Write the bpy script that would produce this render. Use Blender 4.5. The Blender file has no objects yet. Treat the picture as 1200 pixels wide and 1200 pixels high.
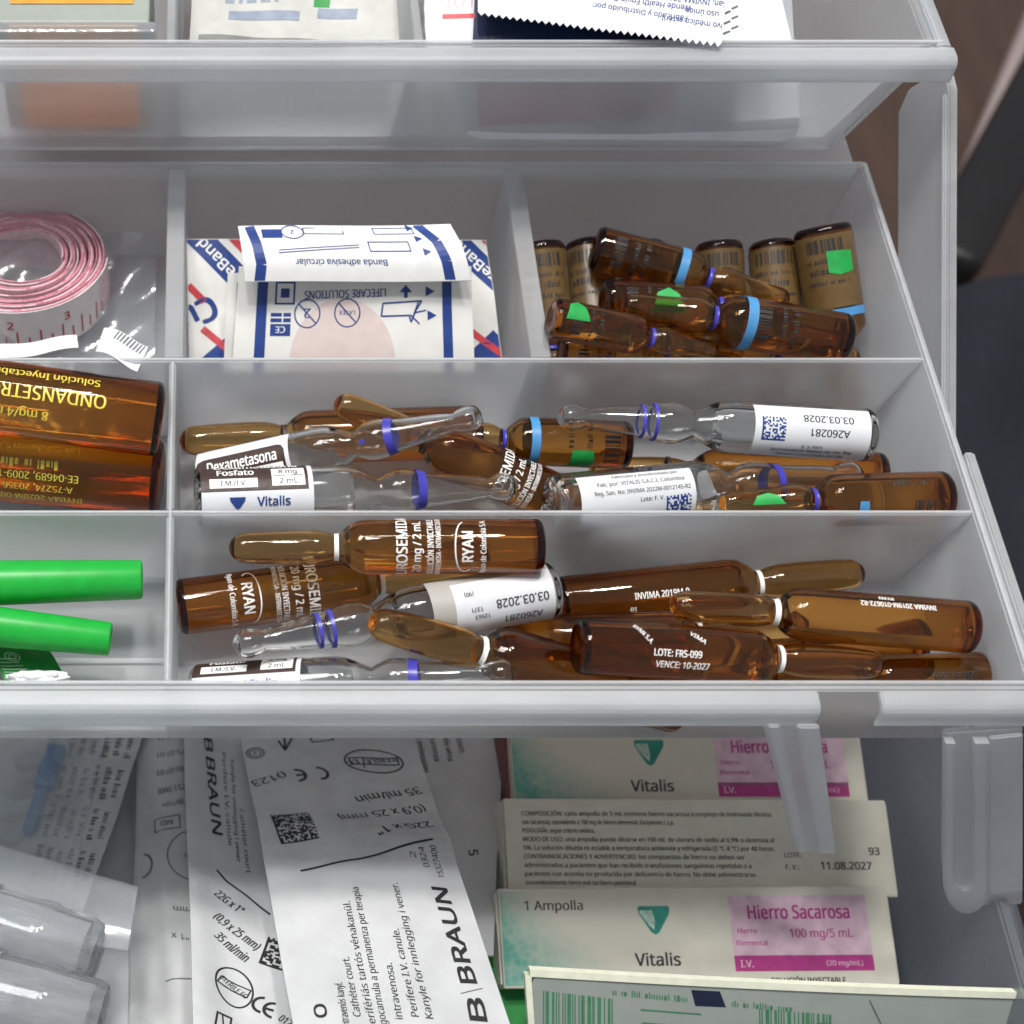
import bpy, bmesh, math, random
from mathutils import Vector, Matrix
R = math.radians
random.seed(7)
# ------------------------------------------------------------------ camera, world, lamps
S = 0.001                                   # everything below is written in millimetres
PITCH, FPX, CX, CY, CAMZ = R(58), 1730.0, 245.0, 600.0, 355.0
sc = bpy.context.scene
col = sc.collection
cam = bpy.data.cameras.new('camera')
camo = bpy.data.objects.new('camera', cam); col.objects.link(camo)
camo.location = (0, 0, CAMZ * S); camo.rotation_euler = (R(90) - PITCH, 0, 0)
cam.sensor_width = 36; cam.lens = FPX / 1200 * 36; cam.shift_x = (600 - CX) / 1200; cam.shift_y = 0
cam.clip_start = 0.01; cam.clip_end = 50
cam.dof.use_dof = True; cam.dof.focus_distance = 0.295; cam.dof.aperture_fstop = 19
sc.camera = camo
w = bpy.data.worlds.new('World'); sc.world = w; w.use_nodes = True
bg = w.node_tree.nodes['Background']; bg.inputs[0].default_value = (0.91, 0.95, 1.0, 1); bg.inputs[1].default_value = 0.33
def area(name, loc, target, sx, sy, power, colr):
    l = bpy.data.lights.new(name, 'AREA'); l.shape = 'RECTANGLE'; l.size = sx; l.size_y = sy
    l.energy = power; l.color = colr
    o = bpy.data.objects.new(name, l); col.objects.link(o); o.location = loc
    o.rotation_euler = (Vector(target) - Vector(loc)).to_track_quat('-Z', 'Y').to_euler()
area('ceiling_panel', (-0.50, 0.42, 1.40), (0.02, 0.13, 0.1), 0.50, 0.30, 9.0, (1.0, 0.99, 0.97))
area('ceiling_tube', (-0.10, 0.60, 1.75), (0.02, 0.15, 0.1), 0.9, 0.04, 7.0, (1.0, 0.97, 0.92))
area('ceiling_spot', (0.22, 0.50, 1.55), (0.05, 0.15, 0.1), 0.14, 0.14, 8.0, (1.0, 0.97, 0.93))
area('ceiling_spot', (-0.16, 0.30, 1.6), (0.05, 0.15, 0.1), 0.12, 0.12, 8.0, (1.0, 0.98, 0.96))
sc.view_settings.view_transform = 'Standard'; sc.view_settings.look = 'None'
sc.view_settings.exposure = 0; sc.view_settings.gamma = 1; sc.view_settings.use_curve_mapping = False
cy = sc.cycles
cy.max_bounces = 24; cy.transmission_bounces = 24; cy.transparent_max_bounces = 24
cy.diffuse_bounces = 4; cy.glossy_bounces = 6; cy.volume_bounces = 0
cy.caustics_refractive = True; cy.caustics_reflective = True; cy.blur_glossy = 0.6
cy.use_denoising = True; cy.sample_clamp_indirect = 6.0
try:
    cy.denoiser = 'OPENIMAGEDENOISE'; cy.denoising_input_passes = 'RGB_ALBEDO_NORMAL'
except Exception:
    pass
cy.use_adaptive_sampling = True; cy.adaptive_threshold = 0.02

# ------------------------------------------------------------------ helpers
SP, CP = math.sin(PITCH), math.cos(PITCH)
CAM = Vector((0, 0, CAMZ))
def at(px, py, z):                          # the point at height z where the view line of a pixel meets it
    d = Vector((0, CP, -SP)) + Vector(((px - CX) / FPX, 0, 0)) - Vector((0, SP, CP)) * ((py - CY) / FPX)
    return CAM + d * ((z - CAMZ) / d.z)
FRAME = {}
def thing(name, label, cat, M=None, group=None):
    o = bpy.data.objects.new(name, None); col.objects.link(o)
    M = M or Matrix()
    m = M.copy(); m.translation = M.translation * S
    o.matrix_world = m; o.empty_display_size = 0.01
    FRAME[o.name] = M.inverted()
    o['label'] = label; o['category'] = cat
    if group: o['group'] = group
    return o
def root_of(o):
    while o.parent: o = o.parent
    return o
def mesh_obj(name, verts, faces, mat, parent=None, smooth=False, world=False, cut=None):
    if world and parent is not None:
        I = FRAME[root_of(parent).name]; verts = [I @ Vector(v) for v in verts]
    me = bpy.data.meshes.new(name)
    me.from_pydata([tuple(Vector(v) * S) for v in verts], [], faces)
    me.update()
    if smooth:
        me.polygons.foreach_set('use_smooth', [True] * len(me.polygons))
        if cut: me.set_sharp_from_angle(angle=R(cut))
    if mat: me.materials.append(mat)
    o = bpy.data.objects.new(name, me); col.objects.link(o)
    if parent: o.parent = parent
    return o
def bm_obj(name, bm, mat, parent=None, smooth=False, world=False, cut=None):
    bmesh.ops.recalc_face_normals(bm, faces=bm.faces)
    bm.verts.index_update()
    vs = [v.co.copy() for v in bm.verts]; fs = [[v.index for v in f.verts] for f in bm.faces]
    bm.free()
    return mesh_obj(name, vs, fs, mat, parent, smooth, world, cut)
def frustum(lo, hi, z0, z1, bevel=0.0, seg=2):   # lo, hi: (x0,y0,x1,y1) at the bottom and the top
    bm = bmesh.new()
    a = [bm.verts.new((lo[i], lo[j], z0)) for i, j in ((0, 1), (2, 1), (2, 3), (0, 3))]
    b = [bm.verts.new((hi[i], hi[j], z1)) for i, j in ((0, 1), (2, 1), (2, 3), (0, 3))]
    bm.faces.new(a[::-1]); bm.faces.new(b)
    for i in range(4): bm.faces.new((a[i], a[(i + 1) % 4], b[(i + 1) % 4], b[i]))
    if bevel: bmesh.ops.bevel(bm, geom=bm.edges[:], offset=bevel, segments=seg, affect='EDGES', profile=0.5)
    return bm
def cuboid(x0, y0, z0, x1, y1, z1, bevel=0.0, seg=2): return frustum((x0, y0, x1, y1), (x0, y0, x1, y1), z0, z1, bevel, seg)
def prism(pts, a0, a1, axis='X', bevel=0.0):     # polygon swept along one axis
    bm = bmesh.new()
    def mk(p, a): return {'X': (a, p[0], p[1]), 'Y': (p[0], a, p[1]), 'Z': (p[0], p[1], a)}[axis]
    A = [bm.verts.new(mk(p, a0)) for p in pts]; B = [bm.verts.new(mk(p, a1)) for p in pts]
    n = len(pts)
    bm.faces.new(A); bm.faces.new(B[::-1])
    for i in range(n): bm.faces.new((A[i], B[i], B[(i + 1) % n], A[(i + 1) % n]))
    bmesh.ops.recalc_face_normals(bm, faces=bm.faces)
    if bevel: bmesh.ops.bevel(bm, geom=bm.edges[:], offset=bevel, segments=2, affect='EDGES')
    return bm
def open_box(out_lo, out_hi, in_lo, in_hi, z0, zf, z1, bevel=0.0):
    bm = bmesh.new()
    def q(r, z): return [bm.verts.new((r[i], r[j], z)) for i, j in ((0, 1), (2, 1), (2, 3), (0, 3))]
    a, b, c, d = q(out_lo, z0), q(out_hi, z1), q(in_hi, z1), q(in_lo, zf)
    bm.faces.new(a[::-1]); bm.faces.new(d)
    for i in range(4):
        j = (i + 1) % 4
        bm.faces.new((a[i], a[j], b[j], b[i])); bm.faces.new((b[i], b[j], c[j], c[i])); bm.faces.new((c[i], c[j], d[j], d[i]))
    bmesh.ops.recalc_face_normals(bm, faces=bm.faces)
    if bevel: bmesh.ops.bevel(bm, geom=bm.edges[:], offset=bevel, segments=2, affect='EDGES')
    return bm
def lathe(prof, n=40, inner=None):
    bm = bmesh.new()
    def shell(pr, flip):
        rings = []
        for x, r in pr:
            rings.append([bm.verts.new((x, 0, 0))] if r < 1e-6 else
                         [bm.verts.new((x, r * math.sin(2 * math.pi * k / n), r * math.cos(2 * math.pi * k / n))) for k in range(n)])
        for a, b in zip(rings, rings[1:]):
            for k in range(n):
                k2 = (k + 1) % n
                f = [a[k % len(a)], a[k2 % len(a)], b[k2 % len(b)], b[k % len(b)]]
                f = list(dict.fromkeys(f))
                if flip: f = f[::-1]
                bm.faces.new(f)
    shell(prof, True)
    if inner: shell(inner, False)
    return bm
def raw_obj(name, bm, mat, parent, smooth=True, cut=35):
    bm.verts.index_update()
    vs = [v.co.copy() for v in bm.verts]; fs = [[v.index for v in f.verts] for f in bm.faces]; bm.free()
    return mesh_obj(name, vs, fs, mat, parent, smooth, False, cut)

# ------------------------------------------------------------------ materials
def mat(name):
    m = bpy.data.materials.new(name); m.use_nodes = True
    nt = m.node_tree; nt.nodes.clear()
    out = nt.nodes.new('ShaderNodeOutputMaterial')
    return m, nt, out
def noise_col(nt, scale, c0, c1, detail=4, lo=0.35, hi=0.65):
    tc = nt.nodes.new('ShaderNodeTexCoord'); n = nt.nodes.new('ShaderNodeTexNoise')
    n.inputs['Scale'].default_value = scale; n.inputs['Detail'].default_value = detail
    nt.links.new(tc.outputs['Object'], n.inputs['Vector'])
    r = nt.nodes.new('ShaderNodeValToRGB'); r.color_ramp.elements[0].position = lo; r.color_ramp.elements[1].position = hi
    r.color_ramp.elements[0].color = (*c0, 1); r.color_ramp.elements[1].color = (*c1, 1)
    nt.links.new(n.outputs['Fac'], r.inputs['Fac'])
    return r.outputs['Color'], n.outputs['Fac'], tc
def add_bump(nt, scale, dist, strength=0.4, detail=3):
    tc = nt.nodes.new('ShaderNodeTexCoord'); n = nt.nodes.new('ShaderNodeTexNoise')
    n.inputs['Scale'].default_value = scale; n.inputs['Detail'].default_value = detail
    nt.links.new(tc.outputs['Object'], n.inputs['Vector'])
    b = nt.nodes.new('ShaderNodeBump'); b.inputs['Strength'].default_value = strength; b.inputs['Distance'].default_value = dist * S
    nt.links.new(n.outputs['Fac'], b.inputs['Height'])
    return b.outputs['Normal']
def plain(name, c, rough=0.5, var=0.12, scale=300, metal=0.0, spec=0.5, bump=None, sheen=0.0, trans=0.0):
    m, nt, out = mat(name)
    p = nt.nodes.new('ShaderNodeBsdfPrincipled')
    c0 = tuple(x * (1 - var) for x in c); c1 = tuple(min(1, x * (1 + var)) for x in c)
    cc, f, _ = noise_col(nt, scale, c0, c1)
    nt.links.new(cc, p.inputs['Base Color'])
    p.inputs['Roughness'].default_value = rough; p.inputs['Metallic'].default_value = metal
    p.inputs['Specular IOR Level'].default_value = spec; p.inputs['Sheen Weight'].default_value = sheen
    p.inputs['Transmission Weight'].default_value = trans
    if bump: nt.links.new(add_bump(nt, *bump), p.inputs['Normal'])
    nt.links.new(p.outputs[0], out.inputs['Surface'])
    return m
def facing(nt, lo, hi, pw):                   # reflectance rising towards grazing view, the same from either side
    l = nt.nodes.new('ShaderNodeLayerWeight'); l.inputs['Blend'].default_value = 0.5
    p = nt.nodes.new('ShaderNodeMath'); p.operation = 'POWER'; p.inputs[1].default_value = pw
    nt.links.new(l.outputs['Facing'], p.inputs[0])
    m = nt.nodes.new('ShaderNodeMapRange'); m.inputs['To Min'].default_value = lo; m.inputs['To Max'].default_value = hi
    nt.links.new(p.outputs[0], m.inputs['Value'])
    return m.outputs['Result']
def frosted(name, tint, clear=0.5, rough=0.32, ior=1.3, gloss=0.42):
    m, nt, out = mat(name); N, Lk = nt.nodes, nt.links
    nrm = add_bump(nt, 900, 0.05, 0.25)
    g = N.new('ShaderNodeBsdfRefraction'); g.inputs['Roughness'].default_value = rough; g.inputs['IOR'].default_value = ior
    g.inputs['Color'].default_value = (0.985, 0.99, 1.0, 1)
    cc, _, _ = noise_col(nt, 60, tuple(x * 0.95 for x in tint), tint)
    d = N.new('ShaderNodeBsdfDiffuse'); t = N.new('ShaderNodeBsdfTranslucent')
    Lk.new(cc, d.inputs['Color']); Lk.new(cc, t.inputs['Color'])
    dt = N.new('ShaderNodeMixShader'); dt.inputs[0].default_value = 0.5
    Lk.new(d.outputs[0], dt.inputs[1]); Lk.new(t.outputs[0], dt.inputs[2])
    mx = N.new('ShaderNodeMixShader')
    _, sc1, _ = noise_col(nt, 22, (0, 0, 0), (1, 1, 1), 9); _, sc2, t2 = noise_col(nt, 70, (0, 0, 0), (1, 1, 1), 6)
    mpp = N.new('ShaderNodeMapping'); mpp.inputs['Scale'].default_value = (1, 9, 9); mpp.inputs['Rotation'].default_value = (0.2, 0.3, 0.5)
    Lk.new(t2.outputs['Object'], mpp.inputs['Vector']); Lk.new(mpp.outputs[0], sc2.node.inputs['Vector'])
    ad1 = N.new('ShaderNodeMath'); ad1.operation = 'MULTIPLY_ADD'; ad1.inputs[1].default_value = -0.30; ad1.inputs[2].default_value = clear + 0.27; Lk.new(sc1, ad1.inputs[0])
    ad2 = N.new('ShaderNodeMath'); ad2.operation = 'MULTIPLY_ADD'; ad2.inputs[1].default_value = -0.24; Lk.new(sc2, ad2.inputs[0]); Lk.new(ad1.outputs[0], ad2.inputs[2])
    Lk.new(ad2.outputs[0], mx.inputs[0])
    Lk.new(dt.outputs[0], mx.inputs[1]); Lk.new(g.outputs[0], mx.inputs[2])
    gl = N.new('ShaderNodeBsdfGlossy'); gl.inputs['Roughness'].default_value = gloss
    fr = facing(nt, 0.035, 0.22, 4.0)
    for x in (g, d, gl): Lk.new(nrm, x.inputs['Normal'])
    m2 = N.new('ShaderNodeMixShader')
    Lk.new(fr, m2.inputs[0]); Lk.new(mx.outputs[0], m2.inputs[1]); Lk.new(gl.outputs[0], m2.inputs[2])
    Lk.new(m2.outputs[0], out.inputs['Surface'])
    return m
def glass(name, c, absorb=None, ior=1.47, rough=0.0):
    m, nt, out = mat(name); N, Lk = nt.nodes, nt.links
    g = N.new('ShaderNodeBsdfGlass'); g.inputs['IOR'].default_value = ior; g.inputs['Roughness'].default_value = rough
    g.inputs['Color'].default_value = (*c, 1)
    Lk.new(g.outputs[0], out.inputs['Surface'])
    if absorb:
        v = N.new('ShaderNodeVolumeAbsorption')
        mxm = max(absorb) * 1.02
        v.inputs['Color'].default_value = (*(1 - a / mxm for a in absorb), 1); v.inputs['Density'].default_value = mxm
        Lk.new(v.outputs[0], out.inputs['Volume'])
    return m
def film(name, tint=(0.95, 0.96, 0.97), haze=0.12, rough=0.12, bump=(160, 0.6, 0.6)):   # thin clear plastic film
    m, nt, out = mat(name); N, Lk = nt.nodes, nt.links
    nrm = add_bump(nt, *bump)
    t = N.new('ShaderNodeBsdfTransparent'); t.inputs['Color'].default_value = (*tint, 1)
    d = N.new('ShaderNodeBsdfDiffuse'); d.inputs['Color'].default_value = (0.8, 0.82, 0.85, 1)
    tr = N.new('ShaderNodeBsdfTranslucent'); tr.inputs['Color'].default_value = (0.8, 0.82, 0.85, 1)
    ad = N.new('ShaderNodeMixShader'); ad.inputs[0].default_value = 0.5; Lk.new(d.outputs[0], ad.inputs[1]); Lk.new(tr.outputs[0], ad.inputs[2])
    a = N.new('ShaderNodeMixShader'); a.inputs[0].default_value = haze
    Lk.new(t.outputs[0], a.inputs[1]); Lk.new(ad.outputs[0], a.inputs[2])
    gl = N.new('ShaderNodeBsdfGlossy'); gl.inputs['Roughness'].default_value = rough
    fr = facing(nt, 0.08, 0.7, 3.0)
    Lk.new(nrm, gl.inputs['Normal'])
    b = N.new('ShaderNodeMixShader'); Lk.new(fr, b.inputs[0]); Lk.new(a.outputs[0], b.inputs[1]); Lk.new(gl.outputs[0], b.inputs[2])
    Lk.new(b.outputs[0], out.inputs['Surface'])
    return m
FROST = frosted('frosted_polypropylene', (0.97, 0.985, 1.0), 0.55, 0.45, 1.09)
FROSTU = frosted('clearer_frosted_polypropylene', (0.97, 0.985, 1.0), 0.68, 0.45, 1.09, 0.3)
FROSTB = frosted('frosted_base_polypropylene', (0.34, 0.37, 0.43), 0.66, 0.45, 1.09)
RIM = frosted('rim_polypropylene', (0.95, 0.98, 1.0), 0.55, 0.45, 1.09)
EDGE = frosted('lit_edge_polypropylene', (0.97, 0.98, 0.99), 0.42, 0.4, 1.09)  # whiter plastic, imitates the light that gathers in the moulded edges
AMBER = glass('amber_glass', (1.0, 0.985, 0.95), (255, 670, 1550))
CLEAR = glass('clear_glass', (0.985, 0.99, 0.99))
LIQ = glass('clear_liquid', (1, 1, 1), None, 1.33)
INK = plain('black_ink', (0.02, 0.02, 0.022), 0.6)
GREYINK = plain('grey_ink', (0.12, 0.12, 0.13), 0.6)
NAVY = plain('navy_ink', (0.014, 0.045, 0.22), 0.5)
VIOLET = plain('violet_enamel', (0.06, 0.055, 0.42), 0.3)
SKYB = plain('blue_enamel', (0.07, 0.27, 0.55), 0.35)
WHITE = plain('white_enamel', (0.85, 0.85, 0.83), 0.4, 0.04)
YELLOW = plain('yellow_enamel', (0.72, 0.60, 0.07), 0.4, 0.05)
PAPER = plain('label_paper', (0.70, 0.71, 0.74), 0.5, 0.03, 200)
WRAP = plain('medical_paper', (0.57, 0.58, 0.59), 0.6, 0.06, 120, bump=(140, 0.6, 0.45, 9))
WRAPG = plain('grey_medical_paper', (0.48, 0.49, 0.49), 0.6, 0.08, 120, bump=(140, 0.6, 0.45, 9))
BANDP = plain('bandage_wrapper_paper', (0.74, 0.73, 0.70), 0.5, 0.04, 150, bump=(300, 0.1, 0.3))
BROWNL = plain('dark_brown_label_ink', (0.045, 0.022, 0.018), 0.5)
GREEND = plain('green_sticker', (0.015, 0.36, 0.07), 0.5)
GREENT = plain('green_plastic', (0.012, 0.40, 0.045), 0.35, 0.06)
CARD = plain('cream_cardboard', (0.64, 0.62, 0.53), 0.55, 0.04, 150)
CARDW = plain('shaded_white_cardboard', (0.30, 0.33, 0.30), 0.5, 0.04, 150)  # white card greyed down, the front carton's shade is put into the colour
CARDEDGE = plain('cardboard_cut_edge', (0.80, 0.82, 0.66), 0.7, 0.05, 400)
TEALM = plain('mid_teal_ink', (0.16, 0.40, 0.33), 0.5, 0.25, 700)
TEAL = plain('teal_ink', (0.02, 0.24, 0.19), 0.4)
TEALL = plain('pale_teal_ink', (0.40, 0.56, 0.47), 0.5, 0.25, 700)
PINK = plain('pink_ink', (0.72, 0.30, 0.52), 0.5)
PINKL = plain('pale_pink_ink', (0.68, 0.48, 0.57), 0.5)
MAG = plain('magenta_ink', (0.42, 0.035, 0.22), 0.5)
RED = plain('red_ink', (0.55, 0.05, 0.06), 0.5)
GREENC = plain('green_card_ink', (0.02, 0.26, 0.05), 0.5)

def fade_print(name, W, H):                    # flat print: teal in the lower left corner fading into the card colour
    m, nt, out = mat(name); N, Lk = nt.nodes, nt.links
    p = N.new('ShaderNodeBsdfPrincipled'); p.inputs['Roughness'].default_value = 0.5
    tc = N.new('ShaderNodeTexCoord'); sx = N.new('ShaderNodeSeparateXYZ'); Lk.new(tc.outputs['Object'], sx.inputs[0])
    def mth(op, a, b=None, c=None):
        n = N.new('ShaderNodeMath'); n.operation = op
        for i, q in enumerate((a, b, c)):
            if q is None: continue
            if isinstance(q, (int, float)): n.inputs[i].default_value = q
            else: Lk.new(q, n.inputs[i])
        return n.outputs[0]
    u = mth('MULTIPLY_ADD', sx.outputs['X'], 1000 / 34.0, W / 2 / 34.0); v = mth('MULTIPLY_ADD', sx.outputs['Y'], 1000 / H, 0.5)
    us = mth('SQRT', mth('MAXIMUM', u, 0.0)); t = mth('SUBTRACT', mth('SUBTRACT', 1.05, us), mth('MULTIPLY', v, 0.62))
    vo = N.new('ShaderNodeTexVoronoi'); vo.inputs['Scale'].default_value = 620; Lk.new(tc.outputs['Object'], vo.inputs['Vector'])
    dots = mth('MULTIPLY_ADD', vo.outputs['Distance'], -0.55, 1.2)
    f = mth('MULTIPLY', mth('MINIMUM', mth('MAXIMUM', mth('MULTIPLY', t, 1.7), 0.0), 1.0), dots)
    mx = N.new('ShaderNodeMixRGB'); mx.inputs[1].default_value = (0.64, 0.62, 0.53, 1); mx.inputs[2].default_value = (0.10, 0.36, 0.29, 1)
    Lk.new(f, mx.inputs[0]); Lk.new(mx.outputs[0], p.inputs['Base Color']); Lk.new(p.outputs[0], out.inputs['Surface'])
    return m
# ------------------------------------------------------------------ print: shapes in a flat (u,v) sheet, then laid onto a surface
_tx = {}
try:                                                      # the sans face that ships with Blender itself
    import os
    FONT = bpy.data.fonts.load(os.path.join(bpy.utils.system_resource('DATAFILES', path='fonts'), 'NotoSansHebrew-Regular.woff2'))
except Exception:
    FONT = None
def text2d(txt, size, bold=0.0, squeeze=1.0):            # (x, y, layer): heavier type is a few shifted impressions, each a hair above the last
    k = (txt, size, bold, squeeze)
    if k in _tx: return _tx[k]
    cu = bpy.data.curves.new('text', 'FONT'); cu.body = txt; cu.size = size; cu.font = FONT or cu.font; cu.align_x = 'CENTER'; cu.align_y = 'CENTER'
    cu.resolution_u = 3
    ob = bpy.data.objects.new('text', cu); col.objects.link(ob)
    dg = bpy.context.evaluated_depsgraph_get(); dg.update()
    me = bpy.data.meshes.new_from_object(ob.evaluated_get(dg))
    v0 = [(v.co.x * squeeze, v.co.y) for v in me.vertices]; f0 = [list(p.vertices) for p in me.polygons]
    bpy.data.objects.remove(ob); bpy.data.curves.remove(cu); bpy.data.meshes.remove(me)
    d = (0.007 + 0.021 * min(bold, 1.1)) * size
    sh = ((d, 0), (-d, 0)) if bold < 0.45 else ((d, d * .6), (-d, d * .6), (d, -d * .6), (-d, -d * .6))
    vs, fs = [], []
    for n_, (a, b) in enumerate(sh):
        o = len(vs); vs += [(x + a, y + b, n_) for x, y in v0]; fs += [[i + o for i in f] for f in f0]
    _tx[k] = (vs, fs)
    return _tx[k]
class Print:
    def __init__(s): s.v, s.f = [], []
    def add(s, vs, fs, u=0, v=0, rot=0):
        c, q = math.cos(R(rot)), math.sin(R(rot)); n = len(s.v)
        s.v += [(u + t[0] * c - t[1] * q, v + t[0] * q + t[1] * c, t[2] if len(t) > 2 else 0) for t in vs]; s.f += [[i + n for i in f] for f in fs]
        return s
    def text(s, t, size, u, v, rot=0, bold=0.0, left=False, squeeze=1.0):
        vs, fs = text2d(t, size, bold, squeeze)
        if left and vs:
            x0 = min(p[0] for p in vs); vs = [(t[0] - x0, t[1], t[2]) for t in vs]
        return s.add(vs, fs, u, v, rot)
    def rect(s, u, v, w_, h, rot=0):
        return s.add([(-w_ / 2, -h / 2), (w_ / 2, -h / 2), (w_ / 2, h / 2), (-w_ / 2, h / 2)], [[0, 1, 2, 3]], u, v, rot)
    def poly(s, pts, u=0, v=0, rot=0): return s.add(pts, [list(range(len(pts)))], u, v, rot)
    def disc(s, u, v, a, b=None, n=28):
        b = b or a
        return s.poly([(a * math.cos(2 * math.pi * k / n), b * math.sin(2 * math.pi * k / n)) for k in range(n)], u, v)
    def ring(s, u, v, a, b, t, n=36, a0=0, a1=360, rot=0):
        pts, fs = [], []
        m = n if a1 - a0 < 360 else n
        for k in range(m + 1):
            th = R(a0 + (a1 - a0) * k / m)
            pts += [(a * math.cos(th), b * math.sin(th)), ((a - t) * math.cos(th), (b - t) * math.sin(th))]
        for k in range(m): fs.append([2 * k, 2 * k + 2, 2 * k + 3, 2 * k + 1])
        return s.add(pts, fs, u, v, rot)
    def frame(s, u, v, w_, h, t, rot=0):
        o = [(-w_ / 2, -h / 2), (w_ / 2, -h / 2), (w_ / 2, h / 2), (-w_ / 2, h / 2)]
        i = [(-w_ / 2 + t, -h / 2 + t), (w_ / 2 - t, -h / 2 + t), (w_ / 2 - t, h / 2 - t), (-w_ / 2 + t, h / 2 - t)]
        return s.add(o + i, [[k, (k + 1) % 4, 4 + (k + 1) % 4, 4 + k] for k in range(4)], u, v, rot)
    def line(s, p, q, t):
        d = Vector((q[0] - p[0], q[1] - p[1])); return s.rect((p[0] + q[0]) / 2, (p[1] + q[1]) / 2, d.length, t, math.degrees(math.atan2(d.y, d.x)))
    def matrix(s, u, v, size, n, seed, rot=0):                # data-matrix-like field of cells
        rn = random.Random(seed); c = size / n
        for i in range(n):
            for j in range(n):
                on = (i == 0 or j == 0) or (i == n - 1 and j % 2 == 0) or (j == n - 1 and i % 2 == 0) or (0 < i < n - 1 and 0 < j < n - 1 and rn.random() < 0.5)
                if on:
                    x, y = (i + 0.5) * c - size / 2, (j + 0.5) * c - size / 2
                    cq, sq = math.cos(R(rot)), math.sin(R(rot))
                    s.rect(u + x * cq - y * sq, v + x * sq + y * cq, c, c, rot)
        return s
    def bars(s, u, v, w_, h, seed, rot=0):
        rn = random.Random(seed); x = -w_ / 2
        while x < w_ / 2:
            t = rn.choice((0.25, 0.25, 0.5, 0.75)); 
            cq, sq = math.cos(R(rot)), math.sin(R(rot)); xc = x + t / 2
            s.rect(u + xc * cq, v + xc * sq, t, h, rot); x += t + rn.choice((0.25, 0.3, 0.6))
        return s
    def scribble(s, u, v, ln, h, seed, rot=0):                # print too small to read: letter-sized strokes in word groups
        rn = random.Random(seed); x = -ln / 2; c, q = math.cos(R(rot)), math.sin(R(rot))
        while x < ln / 2:
            for _ in range(rn.randint(2, 9)):
                if x > ln / 2: break
                wd = h * rn.choice((.16, .2, .42)); hh = h * rn.choice((.7, .7, 1.0)); y = (hh - h * .7) / 2
                xc = x + wd / 2; s.rect(u + xc * c - y * q, v + xc * q + y * c, wd, hh, rot); x += wd + h * .2
            x += h * .55
        return s
    def build(s, name, mt, fn, parent, world=False, maxe=None, clip=None):
        if not s.v: return None
        bm = bmesh.new(); vs = [bm.verts.new((x, y, n_ * 0.006)) for x, y, n_ in s.v]
        for f in s.f:
            try: bm.faces.new([vs[i] for i in f])
            except ValueError: pass
        if clip:                                              # (u0,v0,u1,v1): the print ends at the sheet's edge
            for co, no in (((clip[0], 0, 0), (-1, 0, 0)), ((clip[2], 0, 0), (1, 0, 0)), ((0, clip[1], 0), (0, -1, 0)), ((0, clip[3], 0), (0, 1, 0))):
                bmesh.ops.bisect_plane(bm, geom=bm.verts[:] + bm.edges[:] + bm.faces[:], plane_co=co, plane_no=no, clear_outer=True)
        if maxe:
            bmesh.ops.triangulate(bm, faces=bm.faces[:])
            for _ in range(5):
                e = [x for x in bm.edges if x.calc_length() > maxe]
                if not e: break
                bmesh.ops.subdivide_edges(bm, edges=e, cuts=1)
                bmesh.ops.triangulate(bm, faces=[f for f in bm.faces if len(f.verts) > 3])
        bm.verts.index_update()
        def lay(v):
            q = fn(v.co.x, v.co.y)
            if v.co.z < 1e-4: return q
            return q + (fn(v.co.x + .05, v.co.y) - q).cross(fn(v.co.x, v.co.y + .05) - q).normalized() * v.co.z
        v3 = [lay(v) for v in bm.verts]; fs = [[v.index for v in f.verts] for f in bm.faces]; bm.free()
        if not fs: return None
        return mesh_obj(name, v3, fs, mt, parent, False, world)

# ------------------------------------------------------------------ sheets: a four-cornered, gently bent packet with a thickness
class Sheet:                                                  # corners bottom-left, bottom-right, top-right, top-left in world mm
    def __init__(s, bl, br, tr, tl, bump=None):
        s.c = [Vector(p) for p in (bl, br, tr, tl)]; s.bump = bump or (lambda u, v: 0.0)
        s.W = ((s.c[1] - s.c[0]).length + (s.c[2] - s.c[3]).length) / 2
        s.H = ((s.c[3] - s.c[0]).length + (s.c[2] - s.c[1]).length) / 2
        s.n = (s.c[1] - s.c[0]).cross(s.c[3] - s.c[0]).normalized()
    def p(s, u, v, h=0.0):
        b = s.c[0].lerp(s.c[1], u); t = s.c[3].lerp(s.c[2], u)
        return b.lerp(t, v) + s.n * (s.bump(u, v) + h)
    def mm(s, h=0.06): return lambda x, y: s.p(x / s.W, y / s.H, h)
    def build(s, name, mt, parent, t=0.4, nu=24, nv=32, edge=None):
        vs, fs = [], []
        e = edge or (lambda u, v: (u, v))
        for k in (0, 1):
            for j in range(nv + 1):
                for i in range(nu + 1):
                    uu, vv = e(i / nu, j / nv); vs.append(s.p(uu, vv, -t * k))
        def I(k, i, j): return k * (nu + 1) * (nv + 1) + j * (nu + 1) + i
        for j in range(nv):
            for i in range(nu):
                fs.append([I(0, i, j), I(0, i + 1, j), I(0, i + 1, j + 1), I(0, i, j + 1)])
                fs.append([I(1, i, j + 1), I(1, i + 1, j + 1), I(1, i + 1, j), I(1, i, j)])
        for i in range(nu):
            fs.append([I(1, i, 0), I(1, i + 1, 0), I(0, i + 1, 0), I(0, i, 0)]); fs.append([I(0, i, nv), I(0, i + 1, nv), I(1, i + 1, nv), I(1, i, nv)])
        for j in range(nv):
            fs.append([I(0, 0, j), I(0, 0, j + 1), I(1, 0, j + 1), I(1, 0, j)]); fs.append([I(1, nu, j), I(1, nu, j + 1), I(0, nu, j + 1), I(0, nu, j)])
        return mesh_obj(name, vs, fs, mt, parent, True, True, 50)
def at_root(p): return Matrix.Translation(Vector(p))
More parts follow.
